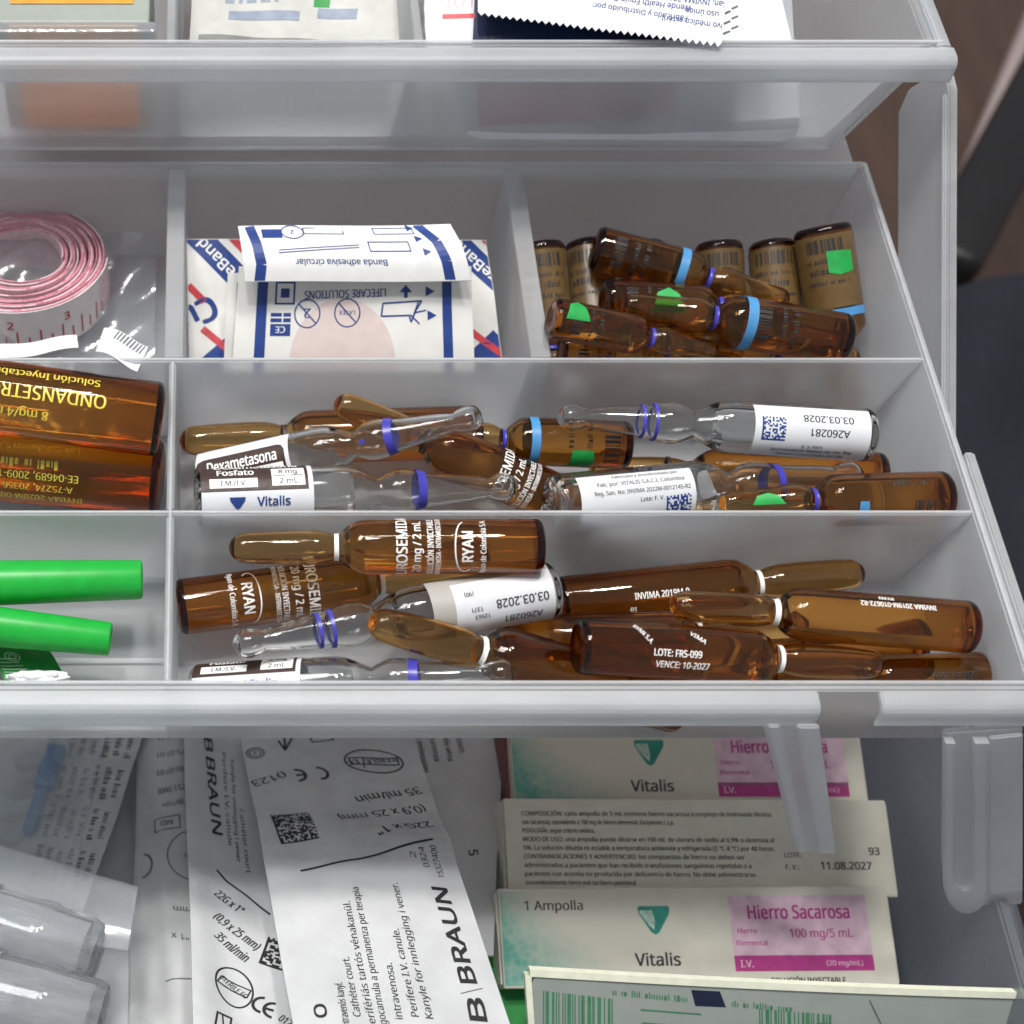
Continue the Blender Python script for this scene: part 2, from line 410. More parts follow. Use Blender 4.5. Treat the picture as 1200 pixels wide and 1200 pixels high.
def proj(q):
    d = q - CAM; zc = d.y * CP - d.z * SP
    return CX + FPX * d.x / zc, CY - FPX * (d.y * SP + d.z * CP) / zc
def inv(sh, px, py):                                      # picture position -> mm on the sheet's mean surface
    u = v = 0.5
    P = lambda u, v: proj(sh.c[0].lerp(sh.c[1], u).lerp(sh.c[3].lerp(sh.c[2], u), v))
    for _ in range(25):
        x, y = P(u, v); xu, yu = P(u + 1e-4, v); xv, yv = P(u, v + 1e-4)
        a, b, c, d = (xu - x) * 1e4, (xv - x) * 1e4, (yu - y) * 1e4, (yv - y) * 1e4
        D = a * d - b * c; ex, ey = px - x, py - y
        u += (d * ex - b * ey) / D; v += (a * ey - c * ex) / D
    return u * sh.W, v * sh.H
def fit(P, sh, t, p0, p1, size, bold=0.2, squeeze=None):  # a line of print running from p0 to p1 on the sheet
    a, b = Vector(inv(sh, *p0)), Vector(inv(sh, *p1)); d = b - a
    vs, _ = text2d(t, size, bold); w_ = max(p[0] for p in vs) - min(p[0] for p in vs)
    m = (a + b) / 2
    P.text(t, size, m.x, m.y, math.degrees(math.atan2(d.y, d.x)), bold, squeeze=d.length / w_)
def sheet_px(bl, br, tr, tl, bump=None): return Sheet(at(*bl), at(*br), at(*tr), at(*tl), bump)

# ------------------------------------------------------------------ setting
floor_m, nt, out = mat('brown_wood_floor')
p = nt.nodes.new('ShaderNodeBsdfPrincipled'); tc = nt.nodes.new('ShaderNodeTexCoord'); mp = nt.nodes.new('ShaderNodeMapping')
mp.inputs['Scale'].default_value = (14, 1.6, 1); nt.links.new(tc.outputs['Object'], mp.inputs['Vector'])
nz = nt.nodes.new('ShaderNodeTexNoise'); nz.inputs['Scale'].default_value = 5; nz.inputs['Detail'].default_value = 6; nt.links.new(mp.outputs[0], nz.inputs['Vector'])
rp = nt.nodes.new('ShaderNodeValToRGB'); rp.color_ramp.elements[0].color = (0.062, 0.034, 0.026, 1); rp.color_ramp.elements[1].color = (0.12, 0.068, 0.052, 1)
nt.links.new(nz.outputs['Fac'], rp.inputs['Fac']); nt.links.new(rp.outputs[0], p.inputs['Base Color']); p.inputs['Roughness'].default_value = 0.5
nt.links.new(p.outputs[0], out.inputs['Surface'])
fl = bm_obj('floor', cuboid(-3000, -2500, -440, 3000, 4000, -420), floor_m); fl['kind'] = 'structure'
TOP = plain('grey_table_laminate', (0.075, 0.08, 0.095), 0.45, 0.15, 60)
tb = thing('table', 'dark grey table top the translucent toolbox stands on', 'table', at_root((50, 130, -3)))
bm_obj('table_top', cuboid(-400, -150, -24, 199, 290, -3, 2), TOP, tb, world=True)
for x, y in ((-380, -130), (180, -130), (-380, 272), (180, 272)):
    bm_obj('leg', cuboid(x - 12, y - 12, -420, x + 12, y + 12, -24.2, 2), TOP, tb, world=True)

# ------------------------------------------------------------------ the toolbox
YB, YAB, YBC, YF = 246.5, 190.8, 153.1, 116.3            # back, two dividers, front (inner faces at the rim)
XL, XR = -82.0, 149.5
box = thing('toolbox', 'translucent frosted plastic cantilever toolbox with trays full of medical supplies', 'toolbox', at_root((50, 130, 0)))
def part(name, bm, m, parent=box, smooth=False, cut=None): return bm_obj(name, bm, m, parent, smooth, True, cut)
def emp(name, parent):
    return parent
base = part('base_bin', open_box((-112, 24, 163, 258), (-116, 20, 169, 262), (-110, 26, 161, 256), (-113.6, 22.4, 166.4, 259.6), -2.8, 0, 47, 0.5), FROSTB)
tray = part('middle_tray', open_box((XL + 1, YF + 1.6, XR - 2.2, YB - 1.5), (XL - 1.8, YF - 1.6, XR + 1.8, YB + 1.8),
                                    (XL + 3, YF + 3.2, XR - 4.0, YB - 3.0), (XL, YF, XR, YB), 81, 83, 110, 0.35), FROST)
def divider(lo, hi, z0, z1, parent): return part('divider', frustum(lo, hi, z0, z1, 0.35), FROST, parent)
divider((XL + 3.2, YAB - 0.9, XR - 4.1, YAB + 0.9), (XL + .2, YAB - 0.65, XR - .2, YAB + 0.65), 83.1, 109.8, tray)
divider((XL + 3.2, YBC - 0.9, XR - 4.1, YBC + 0.9), (XL + .2, YBC - 0.65, XR - .2, YBC + 0.65), 83.1, 109.8, tray)
divider((-8.7, YF + 3.4, -6.3, YBC - 1.0), (-8.4, YF + .2, -6.8, YBC - .8), 83.1, 109.7, tray)
divider((-8.7, YBC + 1.0, -6.3, YAB - 1.0), (-8.4, YBC + .8, -6.8, YAB - .8), 83.1, 109.7, tray)
divider((-9.8, YAB + 1.0, -5.0, YB - 3.2), (-9.4, YAB + .8, -5.4, YB - .2), 83.1, 109.7, tray)
divider((67.2, YAB + 1.0, 72.2, YB - 3.2), (67.6, YAB + .8, 71.8, YB - .2), 83.1, 109.7, tray)
# stiffening rib moulded across the floor of the front left compartment
part('floor_rib', cuboid(XL + 4, 133.2, 83.05, -9.0, 134.4, 83.9, 0.2), FROST, tray)
# turned-down lips: front (with a gap for the latch), right side and back
def lip_front(x0, x1, y, z, parent, d=4.4, h=4.6):
    o = [(y, z + .4), (y - d + 2.2, z + .4)] + [(y - d + 2.2 - 2.2 * math.sin(R(a)), z - 1.8 + 2.2 * math.cos(R(a))) for a in (22, 45, 68, 90)]
    part('rim_lip', prism(o + [(y - d - .3, z - h), (y - d + 1.0, z - h), (y - d + 1.3, z - 2.0), (y - d + 2.4, z - 1.0), (y, z - 1.0)], x0, x1, 'X', 0.25), RIM, parent, True, 40)
def lip_side(y0, y1, x, z, parent, d=4.2, h=4.6):
    part('rim_lip', prism([(x, z + .4), (x + d - .8, z + .4), (x + d, z - .4), (x + d + .3, z - h), (x + d - .9, z - h), (x + d - 1.2, z - 1.0), (x, z - 1.0)], y0, y1, 'Y', 0.3), RIM, parent, True, 40)
lip_front(XL - 2, 110.6, YF - 1.8, 110, tray)
lip_front(121.8, XR + 6, YF - 1.8, 110, tray)
lip_side(YF - 1.5, YBC + 14, XR + 2.0, 110, tray, 2.4, 5.0)
def lit_edge(p0, p1, r_, parent, name='lit_edge_strip'):  # thin pale strip added along an edge to draw its bright line of light
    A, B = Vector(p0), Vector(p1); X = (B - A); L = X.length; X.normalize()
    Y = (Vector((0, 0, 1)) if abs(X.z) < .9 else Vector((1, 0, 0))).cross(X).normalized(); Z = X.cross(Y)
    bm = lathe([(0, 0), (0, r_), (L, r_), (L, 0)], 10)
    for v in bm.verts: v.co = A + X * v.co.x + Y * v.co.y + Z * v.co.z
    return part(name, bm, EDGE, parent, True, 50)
for x0, x1 in ((XL - 2, 110.6), (121.8, XR + 6)): lit_edge((x0, YF - 6.0, 105.2), (x1, YF - 6.0, 105.2), .35, tray)
lit_edge((XL, YF - .1, 110.35), (XR, YF - .1, 110.35), .4, tray)
for yy in (YAB, YBC): lit_edge((XL + .3, yy, 109.9), (XR - .3, yy, 109.9), .36, tray)
lit_edge((XR + .6, YF, 110.2), (XR + .6, YB, 110.2), .36, tray); lit_edge((XL, YB + .8, 110.2), (XR, YB + .8, 110.2), .36, tray)
lit_edge((-7.6, YF + .5, 109.9), (-7.6, YAB - .9, 109.9), .36, tray)
# step along the back wall of the tray, just under the upper tray
part('back_ledge', cuboid(XL, YB + 2.0, 104, XR + 1, YB + 34.0, 106, 0.4), FROST, tray)
# parts that hang from the front rim in one slightly leaning plane
PL0, PLN = Vector((0, 110, 101)), Vector((0, -4.3, 1)).normalized()
def on_plane(px, py, h=0.0):
    d = Vector((0, CP, -SP)) + Vector(((px - CX) / FPX, 0, 0)) - Vector((0, SP, CP)) * ((py - CY) / FPX)
    return CAM + d * ((PL0 - CAM).dot(PLN) / d.dot(PLN)) + PLN * h
def plate(name, pts, h0, h1, m, parent, bev=0.35):
    bm = bmesh.new(); P = [on_plane(*p) for p in pts]; n = len(P)
    A = [bm.verts.new(p + PLN * h0) for p in P]; B = [bm.verts.new(p + PLN * h1) for p in P]
    bm.faces.new(A); bm.faces.new(B[::-1])
    for i in range(n): bm.faces.new((A[i], B[i], B[(i + 1) % n], A[(i + 1) % n]))
    bmesh.ops.recalc_face_normals(bm, faces=bm.faces)
    if bev: bmesh.ops.bevel(bm, geom=bm.edges[:], offset=bev, segments=2, affect='EDGES')
    return part(name, bm, m, parent, True, 40)
tab = plate('latch_tab', [(893, 846), (957, 846), (978, 994), (930, 992)], 0, 1.2, FROST, tray)
plate('tab_rib', [(896, 840), (910, 840), (943, 988), (932, 988)], 1.3, 2.2, FROST, tray, .3)
plate('tab_rib', [(930, 840), (956, 840), (976, 989), (956, 989)], 1.3, 2.4, FROST, tray, .3)
plate('hinge_bracket', [(1103, 852), (1196, 846), (1196, 1054), (1138, 1056), (1116, 1048), (1105, 1028), (1102, 1000)], 0, 1.3, FROST, tray, .4)
def loop_pts(x0, x1, yt, yb, r):
    o = [(x0, yt)]
    for k in range(11):
        a = math.pi - math.pi * k / 10
        o.append(((x0 + x1) / 2 + (x1 - x0) / 2 * math.cos(a), yb + r * math.sin(a)))
    return o + [(x1, yt)]
lo_, li_ = loop_pts(1102, 1153, 856, 1026, 30), loop_pts(1113, 1136, 856, 1016, 14)
bm = bmesh.new()
V = [[bm.verts.new(on_plane(*p, h)) for p in L] for h in (1.4, 3.0) for L in (lo_, li_)]; n = len(lo_)
for i in range(n - 1):
    bm.faces.new((V[0][i], V[0][i + 1], V[1][i + 1], V[1][i])); bm.faces.new((V[2][i], V[3][i], V[3][i + 1], V[2][i + 1]))
    bm.faces.new((V[0][i], V[2][i], V[2][i + 1], V[0][i + 1])); bm.faces.new((V[1][i], V[1][i + 1], V[3][i + 1], V[3][i]))
for i in (0, n - 1): bm.faces.new((V[0][i], V[1][i], V[3][i], V[2][i]))
part('bracket_loop', bm, RIM, tray, True, 40)
plate('bracket_panel', [(1154, 854), (1194, 850), (1194, 1034), (1154, 1036)], 1.4, 2.2, RIM, tray, .3)

# upper tray, one step higher and further back
UZ, UF, UB, UFL = 150.0, 241.3, 360.0, 118.0
up = part('upper_tray', open_box((XL + 1, UF + 5.0, XR - 9.5, UB - 3), (XL - 1.8, UF - 1.6, XR - 1.2, UB + 1.8),
                                 (XL + 3, UF + 6.6, XR - 11.2, UB - 5), (XL, UF, XR - 3, UB), UFL - 2, UFL, UZ, 0.4), FROSTU)
lip_front(XL - 2, XR + 2.2, UF - 1.8, UZ, up, 4.6, 4.4)
lip_side(UF - 1.7, UB, XR - 1.0, UZ, up, 3.2, 4.6)
lit_edge((XL, UF - 6.2, UZ - 4.5), (XR + 2.0, UF - 6.2, UZ - 4.5), .4, up); lit_edge((XL, UF - .2, UZ + .3), (XR, UF - .2, UZ + .3), .4, up)
lit_edge((XL, UF + 4.6, UFL - 1.8), (XR - 9.6, UF + 4.6, UFL - 1.8), .4, up); lit_edge((XR - 9.3, UF + 4.6, UFL - 1.6), (XR - 1.4, UF - 1.2, UZ - 1.5), .4, up)
def udiv(x, xb): divider((xb - 1.6, UF + 6.8, xb + 1.6, UB - 5.2), (x - 0.9, UF + .2, x + 0.9, UB - .2), UFL + .1, UZ - .3, up)
udiv(-7.8, -7.8); udiv(43.0, 42.0)
divider((93.0, UF + 6.8, 95.0, UF + 20), (93.2, UF + .2, 94.8, UF + 20), UFL + .1, UZ - 4, up)
for k in range(3):
    part('wall_rib', cuboid(112 + 0.1, 262 + 9 * k, 119, 128, 263.2 + 9 * k, 120.2, 0.2), FROST, up)
# link arm in the plane of the right side, leaning from the base up to the upper tray
A0, A1 = Vector((245, 141)), Vector((150, 80.6)); d_ = (A1 - A0).normalized(); n_ = Vector((-d_.y, d_.x)); n_ = n_ if n_.y > 0 else -n_
n_ = -n_                                              # away from the viewer
def armpt(a, b): q = A0 + d_ * a + n_ * b; return (q.x, q.y)
LA = (A1 - A0).length
arm_pts = [armpt(5, 0), armpt(1.5, 1.5), armpt(0, 5), armpt(0, 18), armpt(4, 23), armpt(LA, 23), armpt(LA, 0)]
arm = part('link_arm', prism([(a, b) for a, b in arm_pts], 156.0, 158.0, 'X', 0.4), FROST, box)
part('arm_edge', prism([armpt(6, .1), armpt(6, 1.2), armpt(LA, 1.2), armpt(LA, .1)], 155.0, 155.9, 'X', 0.3), RIM, arm, True, 40)

# ------------------------------------------------------------------ ampoules
def smooth_prof(p):                                       # Catmull-Rom through the profile points
    o = []
    for i in range(len(p) - 1):
        p0, p1, p2, p3 = p[max(i - 1, 0)], p[i], p[i + 1], p[min(i + 2, len(p) - 1)]
        for k in range(4):
            t = k / 4
            q = [0.5 * (2 * p1[j] + (p2[j] - p0[j]) * t + (2 * p0[j] - 5 * p1[j] + 4 * p2[j] - p3[j]) * t * t + (-p0[j] + 3 * p1[j] - 3 * p2[j] + p3[j]) * t ** 3) for j in (0, 1)]
            o.append((q[0], max(q[1], 0.0)))
    return o + [p[-1]]
def dome(x0, x1, r, n=6): return [(x0 + (x1 - x0) * math.sin(math.pi / 2 * k / n), r * math.cos(math.pi / 2 * k / n)) for k in range(n + 1)]
def base_curve(r): return [(0.9, 0.0), (0.5, r * .45), (0.0, r * .74)] + [(1.5 - 1.5 * math.cos(a), r * .74 + r * .26 * math.sin(a)) for a in (0.5, 0.9, 1.25, 1.57)]
KIND = {
    'furo': (61, 5.4, 34, smooth_prof([(34, 5.4), (36, 5.1), (38, 3.9), (39.3, 2.75), (40, 2.5), (41, 2.75), (43, 3.25), (46, 3.42), (51, 3.35), (55.5, 3.15)]) + dome(57.6, 61, 3.0)),
    'dexa': (62, 5.3, 27, smooth_prof([(27, 5.3), (30, 4.95), (33, 3.6), (34.5, 2.9), (35.2, 2.75), (36.3, 3.3), (38.5, 4.15), (41, 4.1), (44, 3.4), (48, 2.95), (52, 2.6), (55.2, 2.15), (56.2, 1.95), (57.2, 2.4)]) + dome(59, 62, 2.75)),
    'small': (46, 5.2, 22, smooth_prof([(22, 5.2), (23.6, 4.9), (25.6, 3.4), (26.6, 2.45), (27.2, 2.3), (28.2, 2.9), (30.2, 3.6), (32, 3.55), (35, 3.0), (39, 2.65)]) + dome(43.2, 46, 2.4)),
    'stub': (33, 5.3, 20, smooth_prof([(20, 5.3), (21.4, 5.0), (23.2, 3.5), (24, 2.5), (24.6, 2.3), (25.6, 2.9), (27, 3.5), (28.6, 3.2)]) + dome(31, 33, 2.6)),
    'wide': (44, 6.4, 23, smooth_prof([(23, 6.4), (24.6, 6.1), (26.6, 4.2), (27.6, 3.0), (28.2, 2.8), (29.2, 3.4), (31.2, 4.2), (33, 4.1)]) + dome(41, 44, 3.0)),
    'onda': (80, 7.4, 46, smooth_prof([(46, 7.4), (48.5, 6.9), (51.5, 4.6), (53, 3.4), (54, 3.2), (56, 4.2), (60, 4.4), (68, 4.2)]) + dome(76.5, 80, 3.8)),
}
_am = {}
def offset_in(prof, wl, L, xsh=99):
    pts = [(x, r) for x, r in prof if r > 0.05]
    o = []
    for x, r in pts:
        xx = min(max(x, 1.6), L - wl * 1.3)
        rr = r - (wl if x < xsh else wl * .55)
        if x < 1.6: continue
        if rr < .15 or xx <= (o[-1][0] if o else 0): continue
        o.append((xx, rr))
    o = [(1.35, 0.0), (1.4, o[0][1] * .6), (1.7, o[0][1] * .93)] + [q for q in o if q[0] > 1.75]
    return o + [(o[-1][0] + 0.15, o[-1][1] * .55), (o[-1][0] + 0.2, 0.0)]
def ampoule_mesh(kind):
    L, r, xb, neck = KIND[kind]
    outer = base_curve(r) + [(xb * .5, r)] + neck
    return outer, offset_in(outer, 0.9, L, xb + 4)
class Amp: pass
def rad(a, x):
    pr = a.outer
    for (x0, r0), (x1, r1) in zip(pr[3:], pr[4:]):
        if x0 <= x <= x1: return r0 + (r1 - r0) * (x - x0) / max(x1 - x0, 1e-6)
    return a.r
AG = 'glass ampoules lying in the tray compartments'
def ampoule(kind, amber, bpx, tpx, zb, zt, label, fill=0.72, group=None):
    L, r, xb, _ = KIND[kind]
    B, T = at(*bpx, zb), at(*tpx, zt)
    ex = (T - B); s = ex.length / L; ex.normalize()
    mid = (B + T) / 2; ez = CAM - mid; ez -= ez.dot(ex) * ex; ez.normalize(); ey = ez.cross(ex)
    M = Matrix((ex, ey, ez)).transposed().to_4x4() @ Matrix.Scale(s, 4); M.translation = B
    a = Amp(); a.kind, a.L, a.r, a.xb, a.s = kind, L, r, xb, s
    a.flip = ex.x < 0 if abs(ex.x) > 0.3 else False
    a.outer, a.inner = ampoule_mesh(kind)
    a.root = thing('glass_ampoule', label, 'ampoule', M, group or ('amber glass ampoules' if amber else 'clear glass ampoules'))
    k = (kind, amber)
    if k not in _am:
        g = raw_obj('glass_body', lathe(a.outer, 48, a.inner), AMBER if amber else CLEAR, a.root, True, 50); _am[k] = g.data
    else:
        g = bpy.data.objects.new('glass_body', _am[k]); col.objects.link(g); g.parent = a.root
    # the liquid: fills the inside (biting slightly into the wall) up to a level surface
    body = [q for q in a.inner if q[0] < xb + 3.5]
    lp = [(body[0][0] - .08, 0.0)] + [(x, rr + 0.08) for x, rr in body[1:]] + [(body[-1][0] + .05, 0.0)]
    bm = lathe(lp, 32)
    up_l = Vector((ex.z, ey.z, ez.z)).normalized()
    if fill < 1:
        c = Vector((xb * .55, 0, 0)); h = (fill - .5) * 2 * (r - .6)
        bmesh.ops.bisect_plane(bm, geom=bm.verts[:] + bm.edges[:] + bm.faces[:], plane_co=c + up_l * h, plane_no=up_l, clear_outer=True)
        ed = [e for e in bm.edges if len(e.link_faces) == 1]
        if ed: bmesh.ops.holes_fill(bm, edges=ed, sides=0)
    bmesh.ops.recalc_face_normals(bm, faces=bm.faces)
    if len(bm.faces): raw_obj('liquid', bm, LIQ, a.root, True, 40)
    return a
def on_glass(a, x0, s0=0, h=0.07):
    """(u,v) in picture sense (u to the right, v up) -> the glass surface, u measured from x0 along the axis"""
    sg = -1 if a.flip else 1
    def f(u, v):
        x = x0 + sg * u; rr = rad(a, x) + h; th = sg * (v + s0) / a.r
        return Vector((x, rr * math.sin(th), rr * math.cos(th)))
    return f
def ring(a, x, wd, m, h=0.16):
    pts = [(x - wd / 2 + wd * k / 4) for k in range(5)]
    prof = [(q, rad(a, q) + h) for q in pts]; prof = [(pts[0], rad(a, pts[0]) + .01)] + prof + [(pts[-1], rad(a, pts[-1]) + .01)]
    bm = lathe(prof + [prof[0]], 48)
    return raw_obj('colour_ring', bm, m, a.root, True, 50)
def sticker(a, x, s, wd, hg, m, name='colour_dot', tri=False, parent=None):
    P = Print()
    if tri: P.poly([(-wd / 2, -hg / 2), (wd / 2, -hg / 2 + .3), (wd * .3, hg * .2), (0, hg / 2), (-wd * .35, hg * .25)])
    else: P.poly([(-wd / 2, -hg / 2), (wd * .35, -hg / 2), (wd / 2, -hg * .1), (wd * .4, hg / 2), (-wd * .4, hg / 2)])
    return P.build(name, m, on_glass(a, x, s, 0.24), parent or a.root, maxe=0.8)
def paper_label(a, xc, wd, s_lo, s_hi, m=PAPER, cr=0.0):
    """a paper label from arc s_lo to s_hi (mm, picture up positive)"""
    f0, f1 = on_glass(a, xc, 0, 0.05), on_glass(a, xc, 0, 0.13)
    nu, nv = 10, 28; vs, fs = [], []
    for f in (f1, f0):
        for j in range(nv + 1):
            for i in range(nu + 1): vs.append(f(-wd / 2 + wd * i / nu, s_lo + (s_hi - s_lo) * j / nv))
    def I(k, i, j): return k * (nu + 1) * (nv + 1) + j * (nu + 1) + i
    for j in range(nv):
        for i in range(nu):
            fs.append([I(0, i, j), I(0, i + 1, j), I(0, i + 1, j + 1), I(0, i, j + 1)]); fs.append([I(1, i, j), I(1, i, j + 1), I(1, i + 1, j + 1), I(1, i + 1, j)])
    for i in range(nu): fs += [[I(1, i, 0), I(1, i + 1, 0), I(0, i + 1, 0), I(0, i, 0)], [I(0, i, nv), I(0, i + 1, nv), I(1, i + 1, nv), I(1, i, nv)]]
    for j in range(nv): fs += [[I(1, 0, j), I(0, 0, j), I(0, 0, j + 1), I(1, 0, j + 1)], [I(0, nu, j), I(1, nu, j), I(1, nu, j + 1), I(0, nu, j + 1)]]
    return mesh_obj('paper_label', vs, fs, m, a.root, True, False, 50)
def lettering(a, x0, P, m, s0=0, h=0.19, parent=None, name='lettering'):
    return P.build(name, m, on_glass(a, x0, s0, h), parent or a.root, maxe=1.0)
def furo_print(a, rot):                                   # text running round the body, across the picture
    P = Print(); q = 1 if rot == 90 else -1
    for u, t, sz, b, sq in ((-7.6, 'FUROSEMIDA', 3.6, .5, .85), (-4.7, '20 mg / 2 mL', 2.7, .5, .85), (-2.1, 'SOLUCIÓN INYECTABLE', 2.0, .5, .72),
                            (-0.6, 'INTRAVENOSA - INTRAMUSCULAR', 1.7, .4, .62), (4.9, 'RYAN', 3.6, .6, .85), (7.9, 'Ryan de Colombia S.A.', 1.9, .35, .75)):
        P.text(t, sz, u * q, 0, rot, b, squeeze=sq)
    P.ring(4.6 * q, 0, 2.1, 5.6, .28, 30, 100, 300, 0 if q > 0 else 180)
    return P
def dexa_print(a, dx=0.0, dv=0.0, name=True, shift=0.0):
    lb = paper_label(a, 11.6, 21.0, -13 + dv, 6.2 + dv)
    f = on_glass(a, 11.6, dv, 0.17)
    B = Print(); B.poly([(-10.5, -5.5), (9.6, -5.5), (9.6, 2.0), (9.0, 3.0), (8.0, 3.3), (-8.6, 3.3), (-9.9, 2.8), (-10.5, 1.6)]); B.build('brown_panel', BROWNL, f, lb, maxe=1.2)
    f2 = on_glass(a, 11.6, dv, 0.21)
    Wt = Print(); Wt.text('Dexametasona', 3.9, 0, 1.35, 0, .5, squeeze=.72).text('Fosfato', 2.7, -4.0, -1.3, 0, .8, squeeze=.95)
    Wt.rect(-4.4, -3.9, 9.0, 1.9).rect(5.9, -2.6, 6.2, 4.2)
    Wt.build('white_print', WHITE, f2, lb, maxe=1.2)
    f3 = on_glass(a, 11.6, dv, 0.25)
    K = Print().text('I.M./I.V.', 1.7, -4.4, -3.9, 0, .3).text('8 mg', 1.9, 5.9, -1.5, 0, .2).text('2 mL', 1.9, 5.9, -3.7, 0, .2).line((3.2, -2.6), (8.6, -2.6), .12).line((-3, -9.8), (7, -9.8), .25)
    K.build('lettering', INK, f3, lb, maxe=1.2)
    V = Print().poly([(-1.5, .9), (1.5, .9), (1.35, .2), (.4, -1.1), (0, -1.3), (-.4, -1.1), (-1.35, .2)], -3.8, -7.5).text('Vitalis', 2.8, 3.0, -7.4, 0, .5)
    V.build('logo', NAVY, f3, lb, maxe=1.2)
    ring(a, 43.0, 1.7, VIOLET)
    return lb
TAN = plain('tan_label_film', (.13, .078, .028), .3, .12, 250)
def tan_label(a): return paper_label(a, 10.8, 17.0, -14, 14, TAN)
# -- front row
c1 = ampoule('furo', True, (636, 640), (268, 642), 110.6, 107.1, 'amber ampoule level at the back of the front row, white print reading upwards')
lettering(c1, 20.0, furo_print(c1, 90), WHITE); ring(c1, 39.9, .9, WHITE)
c2 = ampoule('furo', True, (207, 712), (570, 664), 94.0, 94.2, 'amber ampoule at the left of the front row, white print reading downwards')
lettering(c2, 18.5, furo_print(c2, -90), WHITE); ring(c2, 39.9, .9, WHITE)
c3 = ampoule('dexa', False, (650, 690), (273, 757), 101.8, 103.7, 'clear ampoule on top of the front row, white label with upside-down date 03.03.2028', .7)
lb = paper_label(c3, 13.6, 23.5, -12.5, 6.6, plain('grey_label_back', (0.42, 0.40, 0.37), .5, .04))
lf = paper_label(c3, 11.6, 19.0, -7.0, 4.2); lf.name = 'paper_label_front'
for v in lf.data.vertices: v.co *= 1.0; v.co.y *= 1.02; v.co.z *= 1.02
K = Print().text('03.03.2028', 2.5, 3.2, -.9, 180, .25).text('A260281', 2.3, 3.2, -4.0, 180, .25).text('(90)', 1.3, -6.6, 1.6, 180, .2).text('1371', 1.3, -5.6, -1.2, 180, .2).text('12563', 1.3, -4.6, -2.6, 180, .2)
lettering(c3, 11.6, K, INK, 0, .40, lf); ring(c3, 43.6, .7, VIOLET); ring(c3, 46.0, .7, VIOLET)
c4 = ampoule('furo', True, (796, 826), (432, 728), 89.2, 110.1, 'amber ampoule pointing up-left over the clear ones in the front row, unprinted')
ring(c4, 39.9, .9, WHITE)
c5 = ampoule('dexa', False, (226, 812), (607, 788), 91.7, 106.2, 'clear ampoule against the front rim, brown and white label cut off by the rim', .7)
dexa_print(c5, dv=8.4)
c7 = ampoule('furo', True, (652, 708), (1013, 671), 89.7, 93.8, 'dark amber ampoule low at the back, small upright print starting INVIMA 2019')
ring(c7, 39.9, .9, WHITE)
lettering(c7, 20, Print().text('INVIMA 2019M-0', 2.1, -.6, 0.0, 0, .5, squeeze=.8).text('RI', 1.8, -6.3, -2.6, 0, .4).text('S.A.', 1.8, 4.0, -2.6, 0, .4), WHITE)
c8 = ampoule('furo', True, (1140, 735), (785, 708), 105.8, 106.2, 'amber ampoule topmost at the right of the front row, upside-down white print')
ring(c8, 39.9, 1.1, WHITE)
lettering(c8, 17, Print().text('INVIMA 2019M-010672-R2', 1.9, 0, 3.3, 180, .5, squeeze=.8).text('RYAN', 1.5, -2, 4.9, 180, .5), WHITE)
c9 = ampoule('furo', True, (675, 757), (1035, 780), 107.3, 102.4, 'dark amber ampoule printed LOTE: FRS-099, flat base at the left, second from the rim')
ring(c9, 39.9, .9, WHITE)
lettering(c9, 18, Print().text('LOTE: FRS-099', 2.2, 0, -.1, 0, .5, squeeze=.8).text('VENCE: 10-2027', 2.2, 1.2, -2.3, 0, .5, squeeze=.8).text('RYAN S.A.', 1.7, -6.4, 3.4, -50, .4, squeeze=.8).text('VIMA', 1.7, 4.2, 3.2, -35, .4), WHITE)
c10 = ampoule('small', True, (1160, 792), (905, 800), 97.4, 95.7, 'small amber ampoule with dark print in the right front corner by the rim')
ring(c10, 27.2, .8, VIOLET)
lettering(c10, 10, Print().text('2820 BIS', 2.7, 0, .2, 180, .4), INK)
c12 = ampoule('furo', True, (1080, 772), (720, 792), 89.8, 87.2, 'amber ampoule wedged low between the topmost one and the right front corner')
ring(c12, 39.9, .9, WHITE)
c11 = ampoule('furo', True, (585, 752), (945, 742), 91.8, 96.3, 'amber ampoule at the bottom of the front row heap, mostly hidden under the others')
ring(c11, 39.9, .9, WHITE)
# -- middle row
b4 = ampoule('furo', True, (562, 506), (210, 517), 92.0, 93.3, 'amber ampoule along the back of the middle row, olive stem showing at the left')
ring(b4, 39.9, .8, BROWNL)
b3 = ampoule('furo', True, (697, 605), (392, 470), 92.8, 109.4, 'amber ampoule slanting down to the right, pale olive stem raised highest in the middle row')
lettering(b3, 15.5, furo_print(b3, 90), WHITE); ring(b3, 39.9, .8, BROWNL)
b5 = ampoule('small', True, (737, 522), (487, 512), 97.3, 98.0, 'small amber ampoule with blue ring and green dot in the centre of the middle row', group='small amber ampoules')
ring(b5, 21.0, 1.9, SKYB); ring(b5, 27.2, .8, VIOLET)
sticker(b5, 11, -3.6, 5.4, 4.4, GREEND)
lettering(b5, 9, Print().bars(-4.6, 2.0, 6.0, 1.0, 5, 90).bars(4.2, -1.5, 5.6, 3.4, 6, 90).scribble(-.5, 1.0, 7, 1.2, 2, 90), INK)
b1 = ampoule('dexa', False, (235, 560), (565, 488), 93.9, 117.7, 'clear ampoule tilted up to the right, brown panel with one big white word', .7)
dexa_print(b1, dv=.3)
sticker(b1, 37.6, .2, 1.2, 1.2, VIOLET, 'score_dot')
b2 = ampoule('dexa', False, (228, 584), (607, 570), 105.6, 104.1, 'clear ampoule in front of the tilted one, label with blue triangle logo and 2 mL', .7)
dexa_print(b2, dv=6.5)
b6 = ampoule('dexa', False, (1020, 510), (653, 488), 106.0, 107.0, 'clear ampoule with two violet rings at the back right, label with upside-down code A260281', .65)
lb = paper_label(b6, 13.3, 22.5, -6.4, 5.4)
